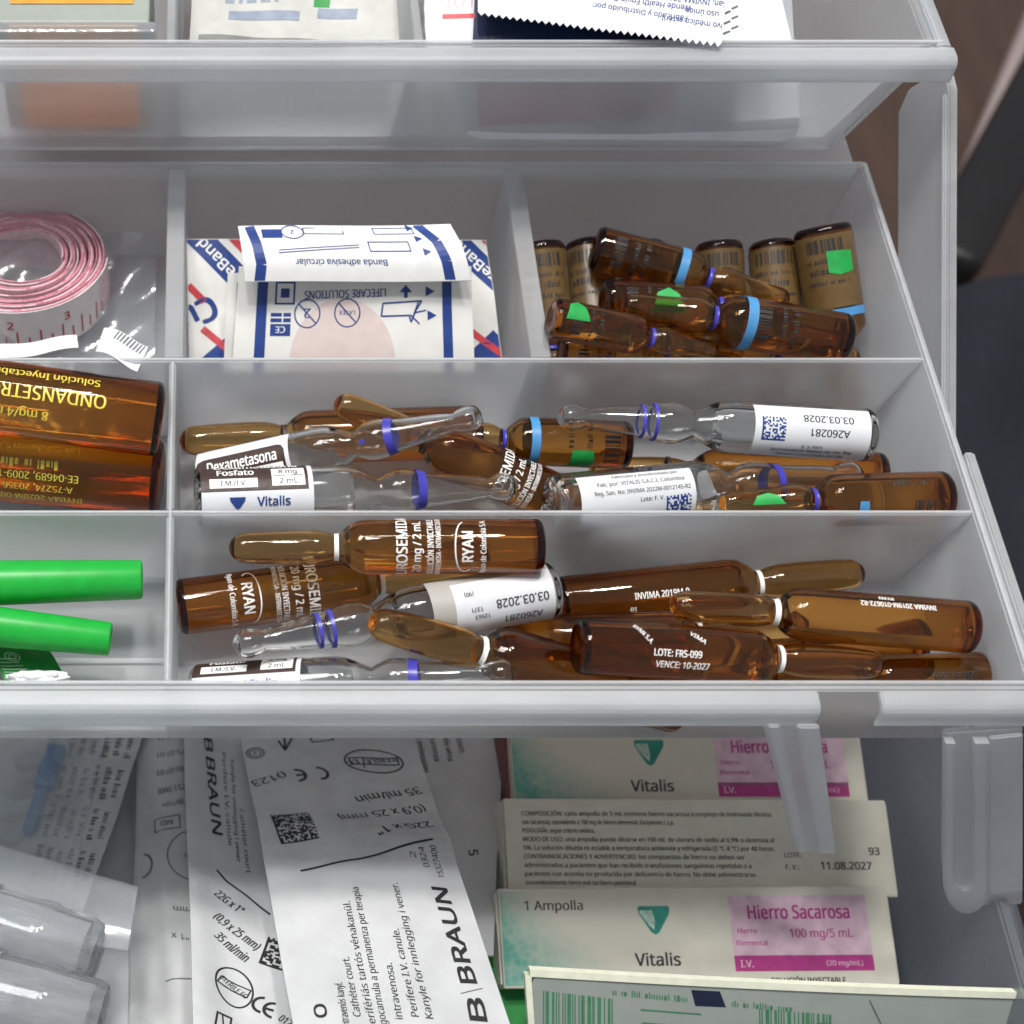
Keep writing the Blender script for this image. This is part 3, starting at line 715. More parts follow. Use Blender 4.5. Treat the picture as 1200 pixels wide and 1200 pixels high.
K = Print().text('03.03.2028', 2.4, 3.0, 2.5, 180, .3).text('A260281', 2.4, 3.2, -.2, 180, .3).text('Lote: F. V.', 1.2, .2, -3.2, 180, .2).text('Reg. San. No: INVIMA 2022M-0012145', 1.3, .4, -4.2, 180, .25, squeeze=.85).text('Fab. por: VITALIS S.A.C.I. Colombia', 1.2, .4, -5.4, 180, .25, squeeze=.85)
lettering(b6, 13.3, K, INK, 0, .18, lb)
lettering(b6, 13.3, Print().matrix(-7.6, .2, 4.6, 14, 3), NAVY, 0, .18, lb, 'code_print'); ring(b6, 43.0, .6, VIOLET); ring(b6, 45.4, .6, VIOLET)
b7 = ampoule('furo', True, (1037, 560), (690, 552), 92.7, 85.9, 'amber ampoule lying low under the two clear labelled ones, rounded base to the right')
ring(b7, 39.9, .8, BROWNL); ring(b7, 44.5, .8, BROWNL)
b8 = ampoule('dexa', False, (646, 590), (1010, 556), 104.4, 98.0, 'clear ampoule at the front of the middle row, white label with small upright black print', .65)
lb = paper_label(b8, 14.5, 22.0, -9.0, 4.6)
K = Print().text('Fabricado y acondicionado por', 1.1, 2, 3.9, 0, .2).text('Fab. por: VITALIS S.A.C.I. Colombia', 1.3, .8, 2.5, 0, .25).text('Reg. San. No: INVIMA 2022M-0012145-R2', 1.3, .8, .9, 0, .25, squeeze=.92).text('Lote: F. V.', 1.3, 2.5, -.7, 0, .25)
lettering(b8, 14.5, K, INK, 0, .18, lb)
lettering(b8, 14.5, Print().matrix(7.7, -2.9, 4.8, 14, 4, 3), NAVY, 0, .18, lb, 'code_print'); ring(b8, 43.8, 1.5, VIOLET)
b9 = ampoule('small', True, (1110, 582), (842, 590), 105.5, 105.3, 'small amber ampoule at the right front of the middle row, green flag on its stem', group='small amber ampoules')
ring(b9, 27.2, 1.0, VIOLET); sticker(b9, 37.0, 1.2, 6.4, 4.4, GREEND, 'colour_flag', True)
sticker(b9, 19.0, -2.4, 2.2, 4.0, SKYB)
lettering(b9, 9, Print().scribble(0, 3.0, 8, 1.4, 5).bars(2.0, -2, 4, 3, 8), INK)
# -- big ampoules, left of the middle row
o1 = ampoule('onda', True, (190, 492), (-290, 427), 107.4, 118.2, 'large amber ampoule with big upside-down yellow capitals, upper of the two at the left edge', .8, 'large amber ampoules')
lettering(o1, 14.0, Print().text('ONDANSETRÓN', 4.5, -10.0, 1.7, 180, .3, squeeze=.95).text('Solución Inyectable', 2.9, -9.4, 5.6, 180, .3).text('8 mg/4 mL', 3.0, -14, -2.4, 180, .3), YELLOW)
o2 = ampoule('onda', True, (190, 560), (-290, 515), 92.9, 93.5, 'large amber ampoule with several lines of small yellow print, lower of the two', .8, 'large amber ampoules')
lettering(o2, 17.0, Print().text('Lab. Sanderson S.A. Chile', 2.2, -8.5, 3.4, 180, .3).text('EE-04689, 2009-1618', 2.4, -7.2, -1.9, 180, .35).text('A-75274, 20356-02', 2.3, -7.0, -4.2, 180, .35).text('INVIMA 2020M-0010988', 2.3, -7.6, -6.6, 180, .35).text('ondansetron', 2, -5.6, 5.8, 180, .3).scribble(-8, .6, 12, 1.6, 3, 180), YELLOW)
# -- small amber ampoules, back row right
SG = 'small amber ampoules'
def small(b, t, zb, zt, label, fill=.75, dark=True, seed=0, kind='small'):
    a = ampoule(kind, True, b, t, zb, zt, label, fill, SG)
    P = Print().bars(0, 1.4, 6.4, 2.6, seed, 0) if seed % 2 else Print().bars(-1, 1.2, 5.6, 2.4, seed, 90)
    vert = abs(t[1] - b[1]) > abs(t[0] - b[0])
    P = Print()
    if vert:
        a.flip = False
        P.bars(-7.2, 0, 8.0, 3.0, seed, 90).scribble(-3.6, 0, 9, 1.1, seed, 90).scribble(-1.2, 0, 8, 1.5, seed + 3, 90).scribble(1.4, 0, 9, 1.0, seed + 5, 90)
        lettering(a, 12, P, INK)
    else:
        P.bars(-6.5, .5, 7.0, 2.6, seed, 90).scribble(-2.6, 0, 9, 1.1, seed, 90).scribble(-.2, 0, 8, 1.5, seed + 3, 90)
        lettering(a, 12, P, INK)
    ring(a, {'small': 27.2, 'stub': 24.6, 'wide': 28.2}[kind], 0.9, VIOLET)
    if vert: tan_label(a)
    return a
a1 = small((634, 285), (650, 450), 104.0, 88.0, 'small amber ampoule end-on against the back wall, closest to the divider', seed=1, kind='stub')
a2 = small((688, 285), (703, 450), 99.1, 87.2, 'small amber ampoule end-on against the back wall, second from the divider behind the tilted one', seed=2, kind='stub')
a3 = small((752, 285), (765, 450), 100.0, 85.1, 'small amber ampoule end-on against the back wall, almost covered by the tilted blue-ringed one', seed=3, kind='stub')
a4 = small((842, 284), (850, 450), 102.6, 85.9, 'small amber ampoule end-on against the back wall, right of the tilted one', seed=4, kind='stub')
a5 = small((905, 284), (917, 450), 102.2, 87.5, 'small amber ampoule end-on against the back wall, just left of the tallest one', seed=5, kind='stub')
a7 = small((963, 265), (995, 482), 110.7, 86.3, 'small amber ampoule standing tallest in the right corner, green dot on its body', seed=6, kind='wide')
sticker(a7, 9.0, 3.0, 5.8, 5.8, GREEND); ring(a7, 20.6, 1.9, SKYB)
a6 = small((695, 290), (925, 352), 106.9, 103.9, 'small amber ampoule tilted on top of the heap, blue band, base to the upper left', seed=7)
ring(a6, 20.4, 2.0, SKYB)
a8 = small((993, 398), (727, 355), 108.5, 111.8, 'small amber ampoule pointing left across the front of the heap, bright blue band mid-length', seed=8)
ring(a8, 20.8, 2.0, SKYB)
a9 = small((645, 372), (841, 412), 114.5, 106.6, 'small amber ampoule at the lower left of the heap, green flag close to the divider', seed=9)
sticker(a9, 5.4, 3.4, 6.4, 5.6, GREEND, 'colour_flag', True)
a10 = small((655, 412), (870, 425), 99.5, 100.4, 'small amber ampoule lowest at the front of the heap, mostly hidden by the rim', seed=10)
a12 = small((775, 402), (1008, 420), 95.9, 98.4, 'small amber ampoule lowest at the right front of the heap, under the blue-banded one', seed=12)
a11 = small((706, 352), (936, 367), 106.5, 104.7, 'small amber ampoule in the middle of the heap with a green triangular flag', seed=11)
sticker(a11, 14.0, 1.2, 8.0, 6.0, GREEND, 'colour_flag', True)

# ------------------------------------------------------------------ cartons in the base
def frame_from(c, ux, uy):
    ux = ux.normalized(); n = ux.cross(uy).normalized(); uy = n.cross(ux)
    M = Matrix((ux, uy, n)).transposed().to_4x4(); M.translation = c; return M
def carton(name, label, c, W, H, D, tilt, yaw, m=CARD, group=None, roll=0):
    """c: middle of the printed front face; the box runs D deep behind it"""
    M = Matrix.Translation(c) @ Matrix.Rotation(R(yaw), 4, 'Z') @ Matrix.Rotation(R(tilt), 4, 'X') @ Matrix.Rotation(R(roll), 4, 'Z')
    r = thing(name, label, 'carton', M, group)
    bm_obj('carton_body', cuboid(-W / 2, -H / 2, -D, W / 2, H / 2, 0, 0.45), m, r)
    # closed end flap with its cut edges, left end
    bm_obj('end_flap', cuboid(-W / 2 - 0.5, -H / 2 + .9, -D + 1.0, -W / 2 - .06, H / 2 - .9, -1.1, 0.15), m, r)
    bm_obj('end_flap', cuboid(W / 2 + .06, -H / 2 + .9, -D + 1.0, W / 2 + .5, H / 2 - .9, -1.1, 0.15), m, r)
    return r
def flat(h=0.06): return lambda x, y: Vector((x, y, h))
def vitalis_front(r, W, H, ampolla=True):
    f = flat()
    Print().rect(-W / 2 + 18.3, 0, 36, H - 1.2).build('faded_corner', fade_print('teal_corner_print', W, H), flat(.04), r)
    Print().poly([(-3.6, 2.9), (-3.2, 3.3), (3.2, 3.3), (3.6, 2.9), (3.4, 1.6), (.9, -2.4), (0, -2.9), (-.9, -2.4), (-3.4, 1.6)], -W * .105, H * .16).build('logo', TEAL, f, r)
    Print().poly([(-3.2, 2.4), (-.4, 2.4), (.1, .2), (-.2, -1.9), (-1.4, -.7), (-3.1, 1.5)], -W * .105, H * .16).build('logo_shine', TEALL, flat(.09), r)
    K = Print().text('Vitalis', 4.6, -W * .105, -H * .215, 0, .5).text('SOLUCIÓN INYECTABLE', 2.2, W * .27, -H * .435, 0, .6, squeeze=.85)
    if ampolla: K.text('1 Ampolla', 3.6, -W * .36, H * .33, 0, .3)
    K.build('lettering', INK, f, r)
    Print().rect(W * .265, H * .11, 31, 13).build('pink_panel', PINKL, flat(.05), r)
    Print().rect(W * .265, -H * .265, 31, 3.4).build('magenta_band', MAG, flat(.05), r)
    Print().text('Hierro Sacarosa', 5.0, W * .265, H * .25, 0, .6, squeeze=.78).text('100 mg/5 mL', 3.2, W * .265 + 4.5, H * .035, 0, .3, squeeze=.9).text('Hierro', 1.9, W * .265 - 12.0, H * .06, 0, .4).text('Elemental', 1.9, W * .265 - 11.2, -H * .06, 0, .4).build('lettering', MAG, flat(.09), r)
    Print().text('I.V.', 2.6, W * .265 - 12.8, -H * .265, 0, .5).text('(20 mg/mL)', 1.9, W * .265 + 9, -H * .265, 0, .4).build('lettering', PINKL, flat(.09), r)
t15 = 14
ca = at(817, 1098, 24); k3 = carton('medicine_carton', 'cream carton printed 1 Ampolla with whole teal logo and pink panel, nearest of the three', ca, 88, 21.6, 21.0, t15, 0.4, CARD, 'iron injection cartons')
vitalis_front(k3, 88, 21.6)
cb = at(819, 993, 25); k2 = carton('medicine_carton', 'cream carton with a dense block of small text and date 11.08.2027', cb, 89, 22.0, 21.0, t15, -0.3, CARD, 'iron injection cartons')
K = Print()
lines = ['COMPOSICIÓN: cada ampolla de 5 mL contiene hierro sacarosa (complejo de hidróxido férrico', 'con sacarosa), equivalente a 100 mg de hierro elemental. Excipientes c.s.p.', 'POSOLOGÍA: según criterio médico.',
         'MODO DE USO: una ampolla puede diluirse en 100 mL de cloruro de sodio al 0,9% o dextrosa al', '5%. La solución diluida es estable a temperatura ambiente y refrigerada (2 °C-8 °C) por 48 horas.', 'CONTRAINDICACIONES Y ADVERTENCIAS: los compuestos de hierro no deben ser',
         'administrados a pacientes que han recibido transfusiones sanguíneas repetidas o a', 'pacientes con anemia no producida por deficiencia de hierro. No debe administrarse', 'concomitantemente hierro oral con hierro parenteral.']
for i, t in enumerate(lines):
    vs, _f = text2d(t, 1.75, .35); ww = max(p[0] for p in vs) - min(p[0] for p in vs)
    sq = min(58.0 / ww, .95) if i not in (1, 2, 8) else .72
    K.text(t, 1.75, -40.5, 7.6 - 1.95 * i, 0, .35, True, sq)
K.text('LOTE:', 1.9, 19.5, -1.6, 0, .3, True).text('F. V.:', 1.9, 19.5, -4.3, 0, .3, True).text('93', 2.9, 39.0, -.6, 0, .6, True).text('11.08.2027', 2.9, 27.6, -3.9, 0, .6, True)
K.build('lettering', INK, flat(), k2)
cc = at(806, 899, 24); k1 = carton('medicine_carton', 'cream carton partly under the tray edge, dark red left end, farthest of the three', cc, 84, 20.0, 20.0, t15, 0.0, CARD, 'iron injection cartons')
vitalis_front(k1, 84, 20.0, False)
bm_obj('red_end_panel', cuboid(-43.2, -9.2, -19, -42.55, 9.2, -.9, .1), plain('dull_red_print', (.16, .04, .045), .5, .3, 600), k1)
# reddish carton end beside it
cr = at(612, 905, 10); kr = carton('medicine_carton', 'dull red carton end wedged between white packets and the topmost cream carton', cr, 10.0, 24, 10, 10, 12, plain('dull_red_card', (.14, .035, .04), .5, .3, 300))
Print().rect(-1, 4, 6, 1.2, -30).rect(0, 0, 7, .8, -30).build('lettering', PINKL, flat(), kr)
# green carton below, and the large carton with a raised cream flap at the front
cg = at(622, 1180, 14); kg = carton('medicine_carton', 'plain green carton lying under the lowest cream carton', cg, 26, 22, 12, 14, 0, GREENC)
fr = sheet_px((640, 1420, 4), (1280, 1400, 6), (1262, 1170, 44), (621, 1142, 40), lambda u, v: 1.2 * math.sin(math.pi * u))
fc = thing('open_carton', 'white carton front with green barcodes and a pale cream cut edge, at the bottom', 'carton', at_root(fr.p(.5, .5)))
# rounded left upper corner
def cedge(u, v):
    if v > .94: u = u + (1 - u) * 0 + max(0, (v - .94) / .06) ** 2 * .012 * (1 - u)
    return u, v
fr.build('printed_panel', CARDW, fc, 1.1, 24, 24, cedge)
tops = [fr.p(u, 1.0, 0) for u in [i / 30 for i in range(31)]]
vs, fs = [], []
for i, q in enumerate(tops):
    up_ = (fr.p(i / 30, 1.0) - fr.p(i / 30, .95)).normalized()
    for a_, b_ in ((-1.4, -.4), (.4, -.4), (.4, 1.2), (-1.4, 1.2)): vs.append(q + fr.n * a_ + up_ * (b_ + .1))
for i in range(30):
    for k in range(4): fs.append([4 * i + k, 4 * i + (k + 1) % 4, 4 * i + 4 + (k + 1) % 4, 4 * i + 4 + k])
fs += [[0, 3, 2, 1], [120, 121, 122, 123]]
mesh_obj('cut_edge', vs, fs, CARDEDGE, fc, False, True)
lft = []
vs, fs = [], []
for i in range(21):
    v = i / 20; q = fr.p(0, v)
    for a_, b_ in ((-1.4, -1.1), (.35, -1.1), (.35, .2), (-1.4, .2)): vs.append(q + fr.n * a_ + (fr.p(.1, v) - q).normalized() * b_)
for i in range(20):
    for k in range(4): fs.append([4 * i + k, 4 * i + 4 + k, 4 * i + 4 + (k + 1) % 4, 4 * i + (k + 1) % 4])
mesh_obj('cut_edge', vs, fs, CARDEDGE, fc, False, True)
W_, H_ = fr.W, fr.H
G = Print()
G.bars(W_ * .085, H_ - 7.6, 15, 7.5, 21, -4).bars(W_ * .48, H_ - 9.4, 15, 8, 22, -3).scribble(W_ * .22, H_ - 3.4, 16, 1.4, 31, -3).scribble(W_ * .42, H_ - 4.6, 12, 1.4, 32, -3)
for k in range(3): G.line((W_ * .2, H_ - 6.5 - 3 * k), (W_ * .31, H_ - 6.9 - 3 * k), .35)
for k in range(3): G.line((W_ * .52, H_ - 8 - 3 * k), (W_ * .68, H_ - 9.0 - 3 * k), .35)
G.build('lettering', plain('green_print', (0.05, 0.20, 0.10), .5), fr.mm(.08), fc, True, 4)
Print().poly([(-3.4, 2), (2.6, 2), (3.6, -1.6), (-2.8, -1.6)], W_ * .325, H_ - 3.4).build('dark_patch', plain('dark_patch_ink', (.008, .012, .04), .5), fr.mm(.09), fc, True, 4)
Print().line((W_ * .62, H_ - 2), (W_ * .68, H_ - 22), .3).build('panel_seam', GREYINK, fr.mm(.1), fc, True, 4)

# ------------------------------------------------------------------ packets in the base
def rumple(a, seed, fx=1.0, fy=2.2):
    rn = random.Random(seed); ph = [rn.random() * 6.28 for _ in range(6)]
    return lambda u, v: a * (math.sin(fx * 3.1 * u + ph[0]) * .6 + math.sin(fy * 4.0 * v + 1.4 * u + ph[1]) * .5 + .3 * math.sin(9 * v - 5 * u + ph[2]) + .22 * math.sin(17 * u + 7 * v + ph[3]))
def packet(label, sh, m, t=.5, cat='packet', name='sterile_packet', group=None):
    r = thing(name, label, cat, at_root(sh.p(.5, .5)), group)
    sh.build('paper_face', m, r, t)
    return r
PG = 'sterile paper packets in the base'
# front strip with the big lettering
def fold(u, v): return 1.6 * math.exp(-((v - .62 + .06 * u) / .05) ** 2) + rumple(.8, 3)(u, v) + 2.0 * math.sin(math.pi * u) * .6
fs_ = sheet_px((348, 1225, 72), (608, 1225, 72), (480, 850, 20), (280, 850, 20), fold)
fp = packet('white paper packet in front with big bold capitals up its right side and square code', fs_, WRAP, .7, group=PG)
W_, H_ = fs_.W, fs_.H
def ce_mark(P, sh, c, e, r_, t, rot):
    """open C and E arcs at picture positions c and e"""
    u, v = inv(sh, *c); P.ring(u, v, r_, r_, t, 24, 90, 270, rot)
    u, v = inv(sh, *e); P.ring(u, v, r_, r_, t, 24, 90, 270, rot); P.rect(u - r_ * .45 * math.cos(R(rot)), v - r_ * .45 * math.sin(R(rot)), r_ * .9, t, rot)
K = Print()
def F(t, p0, p1, sz, b=.2): fit(K, fs_, t, p0, p1, sz, b)
F('BRAUN', (549, 1153), (513, 1043), 5.6, 1.1); F('B', (561, 1197), (555, 1168), 5.6, 1.1)
F('15327400', (517, 1031), (506, 996), 2.3, .1); F('0324', (500, 1020), (492, 998), 2.2, .1); F('2', (484, 1010), (482, 1003), 2.2, .1)
for t, a_, b_ in (('Kanyle for innlegging i vener.', (503, 1197), (461, 1040)), ('Perifere I.V. canule.', (486, 1196), (462, 1095)), ('intravenosa.', (467, 1199), (454, 1135)), ('Agocannula a permanenza per terapia', (450, 1212), (415, 1047)),
                  ('Perifériás tartós vénakanül.', (437, 1212), (405, 1063)), ('Cathéter court.', (418, 1197), (404, 1126)), ('Intravenös kanyl.', (405, 1210), (396, 1156))): F(t, a_, b_, 2.5, .25)
F('O', (376, 1197), (373, 1180), 4.0, .9)
F('22G x 1"', (506, 964), (441, 985), 4.2, .35); F('(0,9 x 25 mm)', (499, 944), (397, 968), 4.2, .35); F('35 ml/min', (493, 923), (418, 941), 4.2, .35)
F('0123', (334, 911), (296, 921), 4.2, .3)
pl_ = [inv(fs_, *p) for p in ((352, 1026), (378, 1021), (420, 1013), (465, 1000), (507, 989))]
for p, q in zip(pl_, pl_[1:]): K.line(p, q, .55)
ce_mark(K, fs_, (373, 911), (347, 914), 2.5, .7, 187)
cu_, cv_ = inv(fs_, 438, 894); K.ring(cu_, cv_, 7.2, 4.4, .4, 40, 0, 360, 8); K.frame(cu_, cv_, 12.0, 2.7, .35, 188); K.line(inv(fs_, 425, 891), inv(fs_, 427, 903), .3)
F('STERILE', (470, 888), (429, 896), 2.6, .3); F('EO', (420, 896), (406, 900), 2.6, .3)
a_, b_ = inv(fs_, 299, 883); K.ring(a_, b_, 2.2, 2.2, .3).ring(a_, b_, 1.5, 1.5, .25).text('2', 2.2, a_, b_, 187, .3)
K.line(inv(fs_, 326, 872), inv(fs_, 334, 884), .5).line(inv(fs_, 342, 870), inv(fs_, 334, 884), .5).line(inv(fs_, 333, 864), inv(fs_, 334, 884), .5)
a_, b_ = inv(fs_, 376, 869); K.frame(a_, b_, 5.6, 3.6, .4, 8)
K.build('lettering', INK, fs_.mm(.08), fp, True, 3.0, (0.2, 0.2, W_ - .2, H_ - .2))
Print().line(inv(fs_, 540, 1164), inv(fs_, 566, 1157), .22).build('logo_stroke', GREYINK, fs_.mm(.08), fp, True, 3.0)
a_, b_ = inv(fs_, 345, 979); Print().matrix(a_, b_, 8.6, 20, 9, 9).build('code_print', INK, fs_.mm(.09), fp, True, 4)
# the vertical stroke between B and BRAUN, lighter
# left strip
ls_ = sheet_px((226, 1225, 62), (430, 1225, 58), (335, 850, 14), (214, 850, 18), lambda u, v: rumple(.9, 5)(u, v) + 4.5 * math.exp(-((u) / .18) ** 2) * .6 - 3 * u)
lp_ = packet('white paper packet left of the front one, bold capitals running down its left edge', ls_, WRAP, .7, group=PG)
W2, H2 = ls_.W, ls_.H
K = Print()
def F(t, p0, p1, sz, b=.2): fit(K, ls_, t, p0, p1, sz, b)
F('BRAUN', (247, 884), (256, 975), 4.2, 1.0); F('B', (244, 862), (246, 878), 4.2, 1.0)
F('Perifere I.V. canule', (263, 876), (271, 985), 1.7); F('Kanyle for innlegging i vener', (273, 884), (281, 1004), 1.7); F('Cathéter court', (284, 940), (293, 1016), 1.7)
pl_ = [inv(ls_, *p) for p in ((254, 1019), (266, 1031), (290, 1044), (318, 1064))]
for p, q in zip(pl_, pl_[1:]): K.line(p, q, .5)
F('22G x 1"', (254, 1046), (285, 1064), 4.0, .4); F('(0,9 x 25 mm)', (254, 1073), (305, 1104), 4.0, .4); F('35 ml/min', (255, 1095), (292, 1119), 4.0, .4)
a_, b_ = inv(ls_, 275, 1152); K.ring(a_, b_, 3.6, 5.0, .38, 40, 0, 360, 12); K.frame(a_, b_, 6.4, 2.2, .3, -28); F('STERILE EO', (260, 1142), (291, 1162), 2.0, .4)
ce_mark(K, ls_, (309, 1171), (322, 1177), 2.1, .6, -18); F('0123', (330, 1184), (348, 1194), 3.2, .3)
a_, b_ = inv(ls_, 262, 1196); K.frame(a_, b_, 3, 4.4, .4, -10).line((a_, b_ - 2), (a_, b_ + 2), .3); a_, b_ = inv(ls_, 280, 1200); K.disc(a_, b_, 1.4)
K.build('lettering', INK, ls_.mm(.08), lp_, True, 3.0, (.2, .2, W2 - .2, H2 - .2))
a_, b_ = inv(ls_, 333, 1112); Print().matrix(a_, b_, 8, 16, 12, -20).build('code_print', INK, ls_.mm(.09), lp_, True, 4)
# packet behind on the right
rs_ = sheet_px((470, 1120, 26), (578, 1120, 24), (590, 850, 12), (440, 850, 12), rumple(.6, 8))
rp_ = packet('white packet partly hidden behind the front one, beside the cartons', rs_, WRAP, .7, group=PG)
K = Print()
for i, t in enumerate(('nyle for innlegging', 'ermanenza', 'tartós véna', 'court.')): K.text(t, 2.3, rs_.W * (.34 + .11 * i), rs_.H * .90, -82, .2)
K.text('5', 4, rs_.W * .78, rs_.H * .42, -82, .6)
K.build('lettering', INK, rs_.mm(.08), rp_, True, 3.0, (.2, .2, rs_.W - .2, rs_.H - .2))
# grey see-through packet
gs_ = sheet_px((150, 1225, 40), (246, 1225, 46), (238, 850, 12), (163, 850, 10), lambda u, v: rumple(1.0, 11, 2, 3)(u, v) + 3 * math.sin(math.pi * u))
gp_ = packet('grey see-through packet with dark print between the white packets', gs_, WRAPG, .5, group=PG)
W3, H3 = gs_.W, gs_.H
K = Print()
for t, v, sz in (('2025-07-11', .93, 3), ('2025-07-01', .865, 3), ('2030-07-01', .80, 3), ('12513M8', .735, 3.2), ('Typ/Type', .685, 2.4)): K.text(t, sz, W3 * .62, H3 * v, 183, .4, squeeze=.8)
K.frame(W3 * .5, H3 * .625, 7, 4, .35, 3).text('MD', 2.6, W3 * .5, H3 * .625, 183, .5).ring(W3 * .86, H3 * .52, 6, 7, .35).text('STER', 2.2, W3 * .86, H3 * .52, 183, .3).ring(W3 * .12, H3 * .5, 3, 4, .6, 24, -80, 80)
K.text('mm', 2.6, W3 * .72, H3 * .35, 183, .5).text('"1 x', 2.6, W3 * .7, H3 * .27, 183, .5).line((W3 * .5, H3 * .15), (W3 * .9, H3 * .16), .3)
K.build('lettering', GREYINK, gs_.mm(.08), gp_, True, 3.0, (.2, .2, W3 - .2, H3 - .2))
# plain white backs
ws_ = sheet_px((100, 1225, 34), (168, 1225, 36), (172, 900, 8), (118, 900, 6), rumple(.7, 14))
packet('narrow plain white packet between the tilted pouch and the grey see-through packet', ws_, WRAP, .6, group=PG)
# tilted pouch with a blue hub
ps_ = sheet_px((-60, 1075, 36), (92, 1085, 40), (172, 850, 14), (-10, 850, 12), lambda u, v: rumple(.7, 17)(u, v) + 1.5 * math.sin(math.pi * u))
pp_ = thing('syringe_pouch', 'tilted clear pouch with a blue fitting inside, grey print along its right edge', 'packet', at_root(ps_.p(.5, .5)), PG)
ps_.build('paper_face', WRAPG, pp_, .6)
K = Print()
for i in range(6):
    for k in range(4): K.scribble(ps_.W * (.56 + .075 * i), ps_.H * (.88 - .21 * k), ps_.H * .17 - i % 3, 1.5, 10 * i + k, -88)
K.build('lettering', GREYINK, ps_.mm(.08), pp_, True, 3.0, (.2, .2, ps_.W - .2, ps_.H - .2))
def bar_on(sh, p0, p1, w0, h, m, name, parent, world=True):
    A, B = sh.p(*p0), sh.p(*p1); L = (B - A).length
    X = (B - A).normalized(); Z = sh.n; Y = Z.cross(X)
    bm = cuboid(0, -w0 / 2, 0.1, L, w0 / 2, h, min(w0, h) * .3, 3)
    for v in bm.verts: v.co = A + X * v.co.x + Y * v.co.y + Z * v.co.z
    return bm_obj(name, bm, m, parent, True, True, 50)
BLUEP = plain('blue_plastic_fitting', (0.07, 0.22, 0.42), .4)
def nrm(px, py): a_, b_ = inv(ps_, px, py); return a_ / ps_.W, b_ / ps_.H
bar_on(ps_, nrm(69, 885), nrm(52, 933), 4.9, 3.4, BLUEP, 'blue_hub', pp_)
bar_on(ps_, nrm(51, 934), nrm(35, 986), 2.9, 2.6, BLUEP, 'blue_hub', pp_)
pf_ = sheet_px((-60, 1078, 44), (78, 1088, 48), (122, 850, 22), (-12, 850, 22), rumple(1.2, 18, 2, 2))
pf_.build('clear_film', film('pouch_film', haze=.10), pp_, .12)
# clear barrels in a blister shell, bottom left
CP_ = frosted('clear_hard_plastic', (0.94, 0.96, 0.97), .74, .06, 1.15, .08)
def barrel(label, b, t, r0, r1):
    A, B = at(*b), at(*t); X = (B - A); L = X.length; X.normalize(); Z = (CAM - A) - X * X.dot(CAM - A); Z.normalize(); Y = Z.cross(X)
    M = Matrix((X, Y, Z)).transposed().to_4x4(); M.translation = A
    r = thing('plastic_barrel', label, 'syringe', M, 'clear plastic barrels')
    pr = [(0, 0), (0, r0 * .9), (.8, r0), (L * .70, r0), (L * .72, r0 * 1.04), (L * .78, r0 * 1.04), (L * .80, r0 * .98), (L - 2.5, r0 * .95), (L - .6, r0 * .86), (L, r0 * .6), (L, 0)]
    inn = [(1, 0), (1, r0 - 1.2)] + [(L * .69, r0 - 1.2), (L - 3, r0 * .95 - 1.2), (L - 2, 0)]
    raw_obj('barrel_wall', lathe(pr, 40, inn), CP_, r, True, 40)
    bm = lathe([(2, 0), (2, r1), (L * .6, r1), (L * .62, 0)], 24); raw_obj('plunger_rod', bm, FROST, r, True, 40)
    raw_obj('collar', lathe([(L * .5, r0 + .05), (L * .5, r0 + .7), (L * .53, r0 + .7), (L * .53, r0 + .05), (L * .5, r0 + .05)], 40), CP_, r, True, 40)
    return r
barrel('clear plastic barrel with a bright streak, upper of the two at the lower left', (-150, 1040, 62), (116, 1122, 62), 7.4, 3.0)
barrel('clear plastic barrel below the bright one, cut by the bottom edge', (-150, 1128, 72), (122, 1196, 70), 7.4, 3.0)
bs_ = sheet_px((-80, 1075, 66), (150, 1112, 64), (162, 1040, 58), (-80, 968, 58), lambda u, v: 2 * math.sin(math.pi * v) + rumple(.5, 21)(u, v))
bt_ = thing('blister_shell', 'hazy clear blister shell slanting above the plastic barrels', 'packaging', at_root(bs_.p(.5, .5)))
bs_.build('shell_sheet', film('blister_film', haze=.30, rough=.15, bump=(60, .5, .4)), bt_, .5)

